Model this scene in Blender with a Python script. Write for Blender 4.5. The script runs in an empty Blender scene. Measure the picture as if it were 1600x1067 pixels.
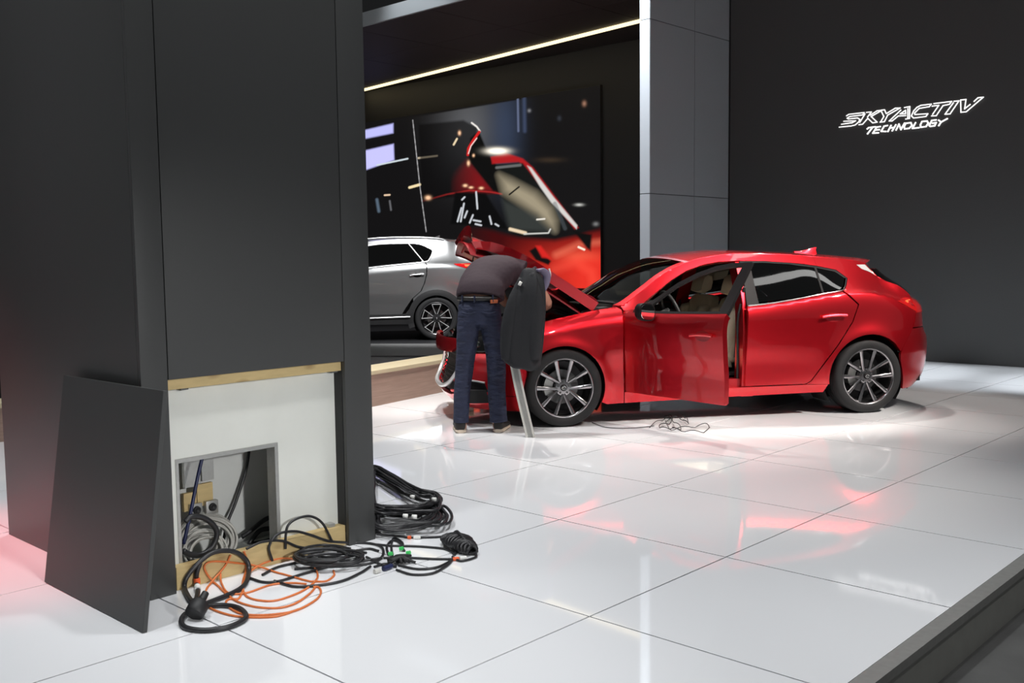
import bpy, bmesh, math, random
import numpy as np
from mathutils import Matrix, Vector

random.seed(7); rng = np.random.default_rng(7)
scene = bpy.context.scene
COL = scene.collection
PI = math.pi

# ------------------------------------------------------------------ camera
# world: z = 0 is the top of the white stage, x / y run along its one-metre tiles
F_PX, PITCH, ROLL, YAW = 1554.35, 0.0860415, -0.0119347, -0.7518446
CAM = np.array([5.33468, -5.91418, 1.38675])
_cy, _sy, _cp, _sp = math.cos(YAW), math.sin(YAW), math.cos(PITCH), math.sin(PITCH)
FW = np.array([_sy*_cp, _cy*_cp, -_sp]); RT = np.array([_cy, -_sy, 0.0]); UPV = np.cross(RT, FW)
_cr, _sr = math.cos(ROLL), math.sin(ROLL)
RT, UPV = _cr*RT + _sr*UPV, -_sr*RT + _cr*UPV
def ray(x, y): return RT*(x-800)/F_PX - UPV*(y-533.5)/F_PX + FW
def onz(x, y, z=0.0):                       # where a sight line meets a level plane
    d = ray(x, y); return CAM + d*(z-CAM[2])/d[2]
def onx(x, y, X):
    d = ray(x, y); return CAM + d*(X-CAM[0])/d[0]
def ony(x, y, Y):
    d = ray(x, y); return CAM + d*(Y-CAM[1])/d[1]

cam_data = bpy.data.cameras.new('camera'); cam_data.sensor_width = 36.0
cam_data.lens = F_PX/1600*36; cam_data.clip_end = 200
cam = bpy.data.objects.new('camera', cam_data); COL.objects.link(cam)
M = Matrix.Identity(4)
for i in range(3):
    M[i][0], M[i][1], M[i][2], M[i][3] = RT[i], UPV[i], -FW[i], CAM[i]
cam.matrix_world = M
scene.camera = cam

# ------------------------------------------------------------------ world, lights, exposure
vs = scene.view_settings
vs.view_transform = 'Standard'; vs.look = 'None'; vs.gamma = 1.0; vs.exposure = 0.35
vs.use_curve_mapping = False
world = bpy.data.worlds.new('dark_hall'); scene.world = world; world.use_nodes = True
bg = world.node_tree.nodes['Background']
bg.inputs[0].default_value = (0.95, 0.98, 1.0, 1); bg.inputs[1].default_value = 0.10

def aim(o, target):
    d = Vector(target) - o.location
    o.rotation_euler = d.to_track_quat('-Z', 'Y').to_euler()
def area(name, loc, target, sx, sy, power, color=(1, 1, 1), spread=180):
    l = bpy.data.lights.new(name, 'AREA'); l.shape = 'RECTANGLE'; l.size = sx; l.size_y = sy
    l.energy = power; l.color = color; l.spread = math.radians(spread)
    o = bpy.data.objects.new(name, l); COL.objects.link(o); o.location = loc; aim(o, target); return o
def spot(name, loc, target, power, angle, color=(1, 1, 1), blend=0.5, radius=0.1):
    l = bpy.data.lights.new(name, 'SPOT'); l.energy = power; l.spot_size = math.radians(angle)
    l.spot_blend = blend; l.color = color; l.shadow_soft_size = radius
    o = bpy.data.objects.new(name, l); COL.objects.link(o); o.location = loc; aim(o, target); return o

WARM = (1.0, 0.93, 0.86); COOL = (0.90, 0.95, 1.0)
for gx, gy, e in ((4.1, -5.0, 100), (1.8, -5.4, 480), (4.0, -2.8, 170), (2.7, -2.0, 500), (-1.3, -1.8, 760), (0.3, -5.8, 260), (-1.6, 1.0, 120)):
    spot('stage_spot', (gx, gy, 6.7), (gx-0.2, gy+0.25, 0), e, 78, (0.97, 0.985, 1.0), 1.0, 0.16)
spot('car_spot', (-1.9, 2.2, 6.5), (-0.1, 0.8, 0.9), 800, 34, WARM, 0.6, 0.12)
spot('car_spot', (-0.5, 4.3, 6.5), (1.0, 2.2, 1.0), 900, 30, WARM, 0.6, 0.12)
spot('car_spot', (1.0, 5.6, 6.4), (1.8, 3.3, 0.9), 700, 26, WARM, 0.6, 0.12)
spot('car_spot', (-0.9, -1.6, 6.3), (-0.6, 0.2, 0.6), 380, 30, (1, 0.97, 0.93), 0.6, 0.12)
spot('car_spot', (6.9, 2.2, 6.2), (1.5, 1.9, 0.95), 3000, 22, WARM, 0.5, 0.12)
spot('car_spot', (6.4, -0.3, 6.2), (0.5, 0.6, 0.7), 1000, 20, WARM, 0.5, 0.12)
for gx in (0.4, 1.7, 3.0):
    spot('wall_foot_spot', (gx, 4.3, 6.6), (gx, 5.45, 0.0), 1350, 24, COOL, 0.6, 0.12)
spot('silver_car_spot', (-4.2, 3.3, 5.1), (-6.9, 5.6, 0.8), 1700, 40, (1, 1, 1), 0.6, 0.12)
spot('silver_car_spot', (-7.9, 4.5, 5.12), (-7.9, 5.7, 1.0), 750, 60, (1, 1, 1), 0.6, 0.12)
spot('bench_spot', (-0.6, -0.4, 5.6), (-2.1, 0.4, 0.2), 1000, 30, WARM, 0.8, 0.12)
spot('pillar_edge_spot', (-2.30, 4.1, 6.9), (-2.30, 4.81, 3.6), 2400, 20, COOL, 0.7, 0.08)
bar = area('overhead_light_bar', (4.3, 3.05, 6.5), (1.5, 2.2, 0.9), 4.6, 0.14, 9, (1.0, 0.99, 0.97))
_bx = Vector((-0.5, 0.86, 0)).normalized(); _bz = (bar.location-Vector((1.5, 2.2, 0.9))); _bz = (_bz-_bx*_bz.dot(_bx)).normalized(); _by = _bz.cross(_bx)
bar.rotation_euler = Matrix((_bx, _by, _bz)).transposed().to_euler()
spot('hatch_fill_spot', (8.8, -4.2, 2.3), (1.45, -3.5, 0.35), 800, 24, (1, 1, 0.99), 1.0, 0.2)  # added low fill, no known lamp there; brightens the hatch board and cavity
spot('near_floor_spot', (5.2, 0.6, 6.6), (2.0, -0.4, 0.0), 560, 32, WARM, 0.9, 0.15)
spot('pillar_wash_spot', (4.4, -3.6, 6.9), (1.55, -3.4, 2.6), 300, 36, (1, 1, 1), 0.9, 0.15)
spot('canopy_edge_spot', (-6.6, 3.3, 7.3), (-6.6, 4.81, 5.4), 170, 46, COOL, 0.8, 0.12)
spot('stage_side_fill_spot', (6.6, -1.6, 6.0), (4.9, -1.8, -0.2), 260, 34, (1, 1, 1), 0.8, 0.15)  # invented fill lamp that lifts the stage side and nearby concrete
spot('red_stage_spot', (-1.6, -6.4, 4.6), (0.15, -4.45, 0.0), 900, 26, (1.0, 0.10, 0.13), 1.0, 0.1)

# ------------------------------------------------------------------ helpers
MATS = {}
def srgb(r, g, b):
    def f(c):
        c /= 255.0
        return c/12.92 if c <= 0.04045 else ((c+0.055)/1.055)**2.4
    return (f(r), f(g), f(b))
def mat(name, col, rough=0.5, metal=0.0, coat=0.0, coat_rough=0.03, spec=0.5, noise=0.0, nscale=40.0,
        bump=0.0, bscale=200.0, emit=None, estr=0.0, trans=0.0, ior=1.5, alpha=1.0, rvar=0.0, sheen=0.0, stretch=None):
    if name in MATS: return MATS[name]
    m = bpy.data.materials.new(name); m.use_nodes = True; nt = m.node_tree; p = nt.nodes['Principled BSDF']
    p.inputs['Base Color'].default_value = (*col, 1); p.inputs['Roughness'].default_value = rough
    p.inputs['Metallic'].default_value = metal; p.inputs['Coat Weight'].default_value = coat
    p.inputs['Coat Roughness'].default_value = coat_rough; p.inputs['Specular IOR Level'].default_value = spec
    p.inputs['IOR'].default_value = ior; p.inputs['Transmission Weight'].default_value = trans
    p.inputs['Sheen Weight'].default_value = sheen
    if emit: p.inputs['Emission Color'].default_value = (*emit, 1); p.inputs['Emission Strength'].default_value = estr
    if noise or bump or rvar:
        tc = nt.nodes.new('ShaderNodeTexCoord'); src = tc.outputs['Object']
        if stretch:
            mp = nt.nodes.new('ShaderNodeMapping'); mp.inputs['Scale'].default_value = stretch
            nt.links.new(src, mp.inputs[0]); src = mp.outputs[0]
    if noise or rvar:
        n = nt.nodes.new('ShaderNodeTexNoise'); n.inputs['Scale'].default_value = nscale; n.inputs['Detail'].default_value = 6
        nt.links.new(src, n.inputs['Vector'])
        if noise:
            mx = nt.nodes.new('ShaderNodeMix'); mx.data_type = 'RGBA'
            mx.inputs['A'].default_value = (*[c*(1-noise) for c in col], 1)
            mx.inputs['B'].default_value = (*[min(1, c*(1+noise)) for c in col], 1)
            nt.links.new(n.outputs['Fac'], mx.inputs['Factor']); nt.links.new(mx.outputs['Result'], p.inputs['Base Color'])
        if rvar:
            mr = nt.nodes.new('ShaderNodeMapRange'); mr.inputs['To Min'].default_value = max(0, rough-rvar); mr.inputs['To Max'].default_value = rough+rvar
            nt.links.new(n.outputs['Fac'], mr.inputs['Value']); nt.links.new(mr.outputs['Result'], p.inputs['Roughness'])
    if bump:
        n2 = nt.nodes.new('ShaderNodeTexNoise'); n2.inputs['Scale'].default_value = bscale; n2.inputs['Detail'].default_value = 4
        nt.links.new(src, n2.inputs['Vector'])
        b = nt.nodes.new('ShaderNodeBump'); b.inputs['Strength'].default_value = bump; b.inputs['Distance'].default_value = 0.004
        nt.links.new(n2.outputs['Fac'], b.inputs['Height']); nt.links.new(b.outputs['Normal'], p.inputs['Normal'])
    MATS[name] = m; return m
def glass(name, tint, refl_rough=0.02):
    if name in MATS: return MATS[name]
    m = bpy.data.materials.new(name); m.use_nodes = True; nt = m.node_tree
    for n in list(nt.nodes): nt.nodes.remove(n)
    out = nt.nodes.new('ShaderNodeOutputMaterial'); mix = nt.nodes.new('ShaderNodeMixShader')
    tr = nt.nodes.new('ShaderNodeBsdfTransparent'); tr.inputs[0].default_value = (*tint, 1)
    gl = nt.nodes.new('ShaderNodeBsdfGlossy'); gl.inputs['Roughness'].default_value = refl_rough
    fr = nt.nodes.new('ShaderNodeFresnel'); fr.inputs[0].default_value = 1.6
    nt.links.new(fr.outputs[0], mix.inputs[0]); nt.links.new(tr.outputs[0], mix.inputs[1]); nt.links.new(gl.outputs[0], mix.inputs[2])
    nt.links.new(mix.outputs[0], out.inputs[0]); MATS[name] = m; return m

def link(name, me, m, parent=None, smooth=None):
    o = bpy.data.objects.new(name, me); COL.objects.link(o)
    if m is not None and not me.materials: me.materials.append(m)
    if parent is not None: o.parent = parent
    return o
def mobj(name, verts, faces, m, parent=None, smooth=True, angle=None):
    me = bpy.data.meshes.new(name); me.from_pydata([tuple(map(float, v)) for v in verts], [], faces)
    me.validate(); 
    if smooth:
        me.polygons.foreach_set('use_smooth', [True]*len(me.polygons))
        if angle: me.set_sharp_from_angle(angle=math.radians(angle))
    me.update(); return link(name, me, m, parent)
def bobj(name, bm, m, parent=None, smooth=False, angle=None):
    me = bpy.data.meshes.new(name); bmesh.ops.recalc_face_normals(bm, faces=bm.faces); bm.to_mesh(me); bm.free()
    if smooth:
        me.polygons.foreach_set('use_smooth', [True]*len(me.polygons))
        if angle: me.set_sharp_from_angle(angle=math.radians(angle))
    return link(name, me, m, parent)
def empty(name, loc=(0, 0, 0), rz=0.0):
    o = bpy.data.objects.new(name, None); COL.objects.link(o); o.location = loc; o.rotation_euler = (0, 0, rz)
    o.empty_display_size = 0.1; return o
def tag(o, label, cat, group=None):
    o['label'] = label; o['category'] = cat
    if group: o['group'] = group
    return o
def struct(o, label=None):
    o['kind'] = 'structure'
    if label: o['label'] = label
    return o
def bm_box(bm, lo, hi, bevel=0.0):
    r = bmesh.ops.create_cube(bm, size=1.0)
    for v in r['verts']:
        v.co = Vector([lo[i] + (v.co[i]+0.5)*(hi[i]-lo[i]) for i in range(3)])
    if bevel > 0:
        es = list({e for v in r['verts'] for e in v.link_edges})
        bmesh.ops.bevel(bm, geom=es, offset=bevel, segments=2, affect='EDGES', profile=0.6)
    return bm
def box(name, lo, hi, m, parent=None, bevel=0.0):
    bm = bmesh.new(); bm_box(bm, lo, hi, bevel); return bobj(name, bm, m, parent, smooth=bevel > 0, angle=35)
def catmull(P, n=8, closed=False):
    P = [np.array(p, float) for p in P]; out = []
    N = len(P)
    for i in range(N if closed else N-1):
        p0 = P[(i-1) % N] if (closed or i > 0) else 2*P[0]-P[1]
        p1, p2 = P[i], P[(i+1) % N]
        p3 = P[(i+2) % N] if (closed or i+2 < N) else 2*P[-1]-P[-2]
        for k in range(n):
            t = k/n
            out.append(0.5*((2*p1)+(-p0+p2)*t+(2*p0-5*p1+4*p2-p3)*t*t+(-p0+3*p1-3*p2+p3)*t**3))
    if not closed: out.append(P[-1])
    return np.array(out)
def tube_vf(path, rad, seg=8, closed=False, cap=True):
    path = np.asarray(path, float); n = len(path)
    rad = np.broadcast_to(np.asarray(rad, float), (n,))
    tang = np.gradient(path, axis=0) if not closed else np.roll(path, -1, 0)-np.roll(path, 1, 0)
    tang /= np.linalg.norm(tang, axis=1)[:, None]+1e-12
    ref = np.array([0, 0, 1.0]) if abs(tang[0][2]) < 0.9 else np.array([1.0, 0, 0])
    u = np.cross(tang[0], ref); u /= np.linalg.norm(u)
    V = []; 
    for i in range(n):
        u = u - tang[i]*(u @ tang[i]); u /= np.linalg.norm(u)+1e-12; w = np.cross(tang[i], u)
        for k in range(seg):
            a = 2*PI*k/seg; V.append(path[i]+rad[i]*(math.cos(a)*u+math.sin(a)*w))
    Fc = []
    for i in range(n if closed else n-1):
        j = (i+1) % n
        for k in range(seg):
            k2 = (k+1) % seg; Fc.append((i*seg+k, i*seg+k2, j*seg+k2, j*seg+k))
    if cap and not closed:
        Fc.append(tuple(range(seg-1, -1, -1))); Fc.append(tuple((n-1)*seg+k for k in range(seg)))
    return V, Fc
def tube(name, path, rad, m, parent=None, seg=8, closed=False):
    V, Fc = tube_vf(path, rad, seg, closed); return mobj(name, V, Fc, m, parent, True, 50)
def join_vf(parts):
    V, Fc = [], []
    for v, f in parts:
        b = len(V); V += [tuple(x) for x in v]; Fc += [tuple(i+b for i in q) for q in f]
    return V, Fc
def lathe_vf(prof, seg=48, axis='y'):
    # prof: (radius, offset along axis)
    V = []; Fc = []; n = len(prof)
    for k in range(seg):
        a = 2*PI*k/seg; c, s = math.cos(a), math.sin(a)
        for r, o in prof:
            V.append((r*c, o, r*s) if axis == 'y' else (r*c, r*s, o))
    for k in range(seg):
        k2 = (k+1) % seg
        for i in range(n-1): Fc.append((k*n+i, k*n+i+1, k2*n+i+1, k2*n+i))
    return V, Fc
def lathe(name, prof, m, parent=None, seg=48, axis='y', angle=40):
    V, Fc = lathe_vf(prof, seg, axis); o = mobj(name, V, Fc, m, parent, True, angle); return o
def prism_vf(poly, axis_lo, axis_hi, mapf):
    n = len(poly); V = [mapf(a, b, axis_lo) for a, b in poly]+[mapf(a, b, axis_hi) for a, b in poly]
    Fc = [tuple(range(n-1, -1, -1)), tuple(range(n, 2*n))]+[(i, (i+1) % n, n+(i+1) % n, n+i) for i in range(n)]
    return V, Fc
def loft_vf(rings, closed_ring=True, cap=True):
    n = len(rings[0]); V = [p for r in rings for p in r]; Fc = []
    for i in range(len(rings)-1):
        for k in range(n if closed_ring else n-1):
            k2 = (k+1) % n; Fc.append((i*n+k, i*n+k2, (i+1)*n+k2, (i+1)*n+k))
    if cap and closed_ring:
        Fc.append(tuple(range(n-1, -1, -1))); b = (len(rings)-1)*n; Fc.append(tuple(b+k for k in range(n)))
    return V, Fc
def copy_tree(o, parent=None):
    c = o.copy(); COL.objects.link(c)
    if parent is not None:
        c.parent = parent
    for ch in list(o.children): copy_tree(ch, c)
    return c

class Pchip:
    def __init__(s, x, y):
        s.x = np.array(x, float); s.y = np.array(y, float); h = np.diff(s.x); d = np.diff(s.y)/h
        m = np.zeros_like(s.y); m[0], m[-1] = d[0], d[-1]
        for i in range(1, len(m)-1):
            if d[i-1]*d[i] > 0:
                w1, w2 = 2*h[i]+h[i-1], h[i]+2*h[i-1]; m[i] = (w1+w2)/(w1/d[i-1]+w2/d[i])
        s.m = m
    def __call__(s, q):
        q = np.clip(np.asarray(q, float), s.x[0], s.x[-1]); i = np.clip(np.searchsorted(s.x, q)-1, 0, len(s.x)-2)
        h = s.x[i+1]-s.x[i]; t = (q-s.x[i])/h
        return ((2*t**3-3*t**2+1)*s.y[i]+(t**3-2*t**2+t)*h*s.m[i]+(-2*t**3+3*t**2)*s.y[i+1]+(t**3-t**2)*h*s.m[i+1])
class Spline(Pchip):
    """natural cubic spline, same call as Pchip"""
    def __init__(s, x, y):
        x = np.array(x, float); y = np.array(y, float); n = len(x); s.x, s.y = x, y
        h = np.diff(x); A = np.zeros((n, n)); b = np.zeros(n); A[0, 0] = 2; A[0, 1] = 1; A[-1, -1] = 2; A[-1, -2] = 1
        d = np.diff(y)/h; b[0] = 3*d[0]; b[-1] = 3*d[-1]
        for i in range(1, n-1):
            A[i, i-1] = h[i]; A[i, i] = 2*(h[i-1]+h[i]); A[i, i+1] = h[i-1]; b[i] = 3*(h[i]*d[i-1]+h[i-1]*d[i])
        s.m = np.linalg.solve(A, b)
def pchip_rows(X, Y, q):
    """row-wise monotone cubic: X, Y (N,k), q (N,)"""
    h = np.maximum(np.diff(X, axis=1), 1e-6); d = np.diff(Y, axis=1)/h; k = X.shape[1]
    m = np.zeros_like(Y); m[:, 0] = d[:, 0]; m[:, -1] = d[:, -1]
    for i in range(1, k-1):
        ok = d[:, i-1]*d[:, i] > 0
        w1, w2 = 2*h[:, i]+h[:, i-1], h[:, i]+2*h[:, i-1]
        with np.errstate(all='ignore'): v = (w1+w2)/(w1/d[:, i-1]+w2/d[:, i])
        m[:, i] = np.where(ok, np.nan_to_num(v), 0)
    q = np.clip(q, X[:, 0], X[:, -1]); i = np.clip((q[:, None] >= X).sum(1)-1, 0, k-2); r = np.arange(len(q))
    hh = h[r, i]; t = (q-X[r, i])/hh
    return ((2*t**3-3*t**2+1)*Y[r, i]+(t**3-2*t**2+t)*hh*m[r, i]+(-2*t**3+3*t**2)*Y[r, i+1]+(t**3-t**2)*hh*m[r, i+1])

def skin_panel(name, poly, fn, m, parent=None, step=0.04, depth=0.015, origin=None, flip=False):
    """a body panel: the outline poly (a, b) is cut into a fine grid, laid on the curved surface fn(A, B) -> (N, 3) with its own
    exact normals, and given a folded-in edge of the given depth"""
    bm = bmesh.new()
    vs_ = [bm.verts.new((a, b, 0)) for a, b in poly]; bm.faces.new(vs_).normal_update()
    bmesh.ops.triangulate(bm, faces=bm.faces[:], ngon_method='EAR_CLIP')
    P = np.array(poly); lo, hi = P.min(0), P.max(0)
    for ax in (0, 1):
        q = math.ceil((lo[ax]+1e-4)/step)*step
        while q < hi[ax]-1e-4:
            co = [0, 0, 0]; no = [0, 0, 0]; co[ax] = q; no[ax] = 1
            bmesh.ops.bisect_plane(bm, geom=bm.verts[:]+bm.edges[:]+bm.faces[:], plane_co=co, plane_no=no, dist=1e-5)
            q += step
    bmesh.ops.dissolve_degenerate(bm, dist=1e-5, edges=bm.edges[:])
    bm.verts.index_update(); bm.faces.ensure_lookup_table()
    A = np.array([[v.co.x, v.co.y] for v in bm.verts])
    faces = [[v.index for v in f.verts] for f in bm.faces]
    bedges = []
    for e in bm.edges:
        if len(e.link_faces) == 1:
            l = e.link_faces[0].loops
            for lp in l:
                if lp.edge == e: bedges.append((lp.vert.index, lp.link_loop_next.vert.index))
    bm.free()
    eps = 2e-3
    X = fn(A[:, 0], A[:, 1])
    da = fn(A[:, 0]+eps, A[:, 1])-fn(A[:, 0]-eps, A[:, 1]); db = fn(A[:, 0], A[:, 1]+eps)-fn(A[:, 0], A[:, 1]-eps)
    Nn = np.cross(da, db); Nn /= np.linalg.norm(Nn, axis=1)[:, None]+1e-12
    if flip: Nn = -Nn; 
    # face winding must agree with the normals
    f0 = faces[0]; g = np.cross(X[f0[1]]-X[f0[0]], X[f0[2]]-X[f0[0]])
    tot = 0
    for f0 in faces[:60]:
        g = np.cross(X[f0[1]]-X[f0[0]], X[f0[2]]-X[f0[0]]); tot += float(g @ Nn[f0].mean(0))
    if tot < 0: faces = [f[::-1] for f in faces]; bedges = [(b, a) for a, b in bedges]
    V = list(X); NV = list(Nn)
    if depth > 0:
        for a, b in bedges:
            ia = len(V); pa, pb = X[a], X[b]; qa, qb = pa-Nn[a]*depth, pb-Nn[b]*depth
            fnorm = np.cross(pb-pa, -Nn[a]); ln = np.linalg.norm(fnorm); fnorm = -fnorm/ln if ln > 1e-9 else Nn[a]
            V += [pa, pb, qb, qa]; NV += [fnorm]*4; faces.append([ia+1, ia, ia+3, ia+2])
    V = np.array(V); NV = np.array(NV)
    if origin is not None: V = V-np.array(origin)
    me = bpy.data.meshes.new(name); me.from_pydata(V.tolist(), [], faces)
    me.polygons.foreach_set('use_smooth', [True]*len(me.polygons)); me.update()
    try: me.normals_split_custom_set_from_vertices(NV.tolist())
    except Exception as e: print('normals', name, e)
    o = link(name, me, m, parent)
    if origin is not None: o.location = origin
    return o
def grid_skin(name, fn, ua, ub, nu, va, vb, nv, m, parent=None, thick=0.0, origin=None):
    us = np.linspace(ua, ub, nu); vs2 = np.linspace(va, vb, nv)
    A, B = np.meshgrid(us, vs2, indexing='ij'); X = fn(A.ravel(), B.ravel())
    Fc = [(i*nv+j, (i+1)*nv+j, (i+1)*nv+j+1, i*nv+j+1) for i in range(nu-1) for j in range(nv-1)]
    if origin is not None: X = X-np.array(origin)
    o = mobj(name, X, Fc, m, parent, True)
    if thick:
        md = o.modifiers.new('thickness', 'SOLIDIFY'); md.thickness = thick; md.offset = -1
    if origin is not None: o.location = origin
    return o

# ------------------------------------------------------------------ materials
m_tile = mat('white_glass_tile', (0.80, 0.81, 0.83), 0.042, spec=0.5, rvar=0.012, nscale=3.0)
m_joint = mat('tile_joint', (0.24, 0.235, 0.25), 0.7)
m_conc = mat('hall_concrete', (0.085, 0.085, 0.083), 0.75, noise=0.35, nscale=5, bump=0.4, bscale=60)
m_edge = mat('stage_edge_metal', (0.26, 0.26, 0.24), 0.55, noise=0.12, nscale=14)
m_edge2 = mat('stage_edge_lip', (0.22, 0.22, 0.21), 0.5, noise=0.2, nscale=30)
m_clad = mat('dark_grey_cladding', (0.043, 0.044, 0.044), 0.42, noise=0.06, nscale=300, bump=0.12, bscale=500)
m_clad2 = mat('slate_grey_cladding', (0.41, 0.43, 0.45), 0.6, noise=0.10, nscale=120, bump=0.1, bscale=300)
m_wall = mat('charcoal_wall', (0.085, 0.085, 0.085), 0.8, noise=0.08, nscale=60)
m_black = mat('black_wall', (0.11, 0.11, 0.112), 0.8)
m_soffit = mat('soffit_panel', (0.085, 0.068, 0.065), 0.6, noise=0.1, nscale=20)
m_return = mat('white_wall_edge', (0.62, 0.66, 0.70), 0.55)
m_fascia = mat('pale_grey_fascia', (0.66, 0.70, 0.72), 0.6)
m_dark = mat('black_paint', (0.012, 0.012, 0.013), 0.6)
m_led = mat('led_strip', (0.9, 0.85, 0.7), 0.5, emit=(1.0, 0.82, 0.45), estr=1.5)
m_logo = mat('lit_sign_tube', (0.9, 0.9, 0.9), 0.4, emit=(1.0, 0.99, 0.97), estr=0.95)
m_darkfloor = mat('dark_display_floor', (0.022, 0.022, 0.024), 0.25, noise=0.1, nscale=4)
m_greyfloor = mat('grey_display_plinth', (0.10, 0.10, 0.10), 0.55, noise=0.12, nscale=30)
m_wood = mat('oak_veneer', (0.36, 0.245, 0.195), 0.5, noise=0.30, nscale=6, stretch=(1, 0.6, 14))
m_cream = mat('cream_bench_top', (0.62, 0.54, 0.36), 0.5)
m_ply = mat('plywood', (0.56, 0.42, 0.20), 0.65, noise=0.22, nscale=9, stretch=(1, 1, 5))
def add_knots(m):
    nt = m.node_tree; p = nt.nodes['Principled BSDF']; src = p.inputs['Base Color'].links[0].from_socket
    tc = nt.nodes.new('ShaderNodeTexCoord'); mp = nt.nodes.new('ShaderNodeMapping'); mp.inputs['Scale'].default_value = (1, 7, 14)
    vo = nt.nodes.new('ShaderNodeTexVoronoi'); vo.inputs['Scale'].default_value = 1.0; vo.inputs['Randomness'].default_value = 0.9
    mr = nt.nodes.new('ShaderNodeMapRange'); mr.inputs['From Min'].default_value = 0.05; mr.inputs['From Max'].default_value = 0.30; mr.inputs['To Min'].default_value = 0.7; mr.inputs['To Max'].default_value = 0.0
    mx = nt.nodes.new('ShaderNodeMix'); mx.data_type = 'RGBA'; mx.inputs['B'].default_value = (0.26, 0.15, 0.05, 1)
    nt.links.new(tc.outputs['Object'], mp.inputs[0]); nt.links.new(mp.outputs[0], vo.inputs['Vector']); nt.links.new(vo.outputs['Distance'], mr.inputs['Value'])
    nt.links.new(mr.outputs['Result'], mx.inputs['Factor']); nt.links.new(src, mx.inputs['A']); nt.links.new(mx.outputs['Result'], p.inputs['Base Color'])
add_knots(m_ply)
m_board = mat('white_board', (0.66, 0.67, 0.63), 0.7, noise=0.05, nscale=8)
m_cav = mat('grey_cavity', (0.62, 0.63, 0.61), 0.75, noise=0.08, nscale=10)
m_alu = mat('raw_aluminium', (0.50, 0.50, 0.48), 0.38, metal=0.8, noise=0.1, nscale=60)
m_cable = mat('black_cable', (0.016, 0.016, 0.018), 0.42)
m_cableblue = mat('navy_cable', (0.012, 0.018, 0.07), 0.45)
m_cablegrey = mat('grey_cable', (0.40, 0.39, 0.36), 0.5)
m_cableor = mat('orange_cable', (0.62, 0.16, 0.04), 0.45)
m_tag = mat('white_tape', (0.75, 0.75, 0.72), 0.6)
m_tagor = mat('orange_tape', (0.80, 0.12, 0.03), 0.6)
m_green = mat('green_band', (0.05, 0.55, 0.12), 0.5)
m_rubber = mat('black_plug_rubber', (0.014, 0.014, 0.015), 0.55, noise=0.2, nscale=80)

# ------------------------------------------------------------------ floors
fl = struct(box('floor', (-3.0, -9.0, -0.06), (4.03, 6.75, -0.012), m_joint), 'white glass tiled stage floor')
bm = bmesh.new(); bm_box(bm, (0.0038, 0.0038, -0.012), (0.9962, 0.9962, 0.0))
tile_me = None
for i in range(-3, 4):
    for j in range(-9, 7):
        if j == 6:
            o = box('tile', (i+0.004, 6.004, -0.012), (i+0.996, 6.745, 0.0), m_tile, fl)
        elif tile_me is None:
            o = bobj('tile', bm, m_tile, fl); tile_me = o.data; o.location = (i, j, 0)
        else:
            o = link('tile', tile_me, None, fl); o.location = (i, j, 0)
se = struct(box('trim_1', (3.998, -9.0, -0.20), (4.05, 6.75, -0.034), m_edge), 'dark metal side of the stage')
struct(box('trim_2', (3.998, -9.0, -0.034), (4.062, 6.75, 0.0), m_edge2), 'thin dark lip along the stage edge')
struct(box('floor_hall', (-20, -14, -0.30), (16, 14, -0.20), m_conc), 'rough grey concrete hall floor')
struct(box('floor_display', (-16.0, -9.0, -0.19), (-3.0, 9.0, 0.0), m_darkfloor), 'dark glossy floor under the silver car')
a, b, c, d = onz(585, 557), onz(760, 552), onz(760, 532), onz(585, 537)
V, Fc = [], []
def strip_along(p, q, w0, w1, z0, z1):
    p, q = np.array(p[:2]), np.array(q[:2]); e = (q-p)/np.linalg.norm(q-p); n = np.array([-e[1], e[0]])
    p, q = p-e*3, q+e*0.6
    poly = [p+n*w0, q+n*w0, q+n*w1, p+n*w1]
    return prism_vf([tuple(v) for v in poly], z0, z1, lambda x, y, z: (x, y, z))
V, Fc = strip_along(a, onz(640, 557), 0.0, 1.9, 0.0, 0.012)
struct(mobj('floor_inlay', V, Fc, m_greyfloor, None, False), 'grey floor strip in front of the silver car')

# ------------------------------------------------------------------ walls behind
struct(box('wall_right', (-2.2, 6.75, -0.2), (11.0, 6.9, 7.5), m_wall), 'plain charcoal wall carrying the lit sign')
wc = struct(box('wall_center', (-2.36, 4.825, 0.0), (-2.232, 8.98, 7.5), m_black), 'slate grey clad fin wall with square joints')
ys = (4.812, 5.853, 6.745); zs = (0.0, 2.168, 4.378, 7.5)
for i in range(2):
    for j in range(3):
        box('panel', (-2.232, ys[i]+0.004, zs[j]+0.005), (-2.218, ys[i+1]-0.004, zs[j+1]-0.005), m_clad2, wc)
for j in range(3):
    box('edge_panel', (-2.372, 4.806, zs[j]+0.005), (-2.222, 4.824, zs[j+1]-0.005), m_return, wc)
struct(box('wall_back', (-16.0, 9.0, -0.2), (-2.2, 9.15, 7.5), m_black), 'black wall behind the video screen')
struct(box('wall_left', (-16.15, -9.0, -0.2), (-16.0, 9.15, 7.5), m_black), 'dark end wall of the hall')
ZS = 5.22
sf = struct(box('ceiling', (-15.9, 4.86, ZS+0.012), (-2.38, 8.99, ZS+0.2), m_black), 'dark canopy over the video screen')
xs = [-15.9+i*1.9 for i in range(7)]+[-2.38]
for i in range(7):
    for (y0, y1) in ((4.87, 6.6), (6.61, 8.98)):
        box('soffit_panel', (xs[i]+0.006, y0, ZS), (xs[i+1]-0.006, y1, ZS+0.012), m_soffit, sf)
struct(box('trim_3', (-15.9, 4.81, ZS), (-2.38, 4.858, ZS+0.22), m_fascia), 'pale grey front edge of the canopy')
L0, L1 = onz(560, 143, ZS-0.02), onz(1015, 29.5, ZS-0.02)
dv = (L1-L0)/np.linalg.norm(L1-L0); nv = np.array([-dv[1], dv[0], 0])*0.055
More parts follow.
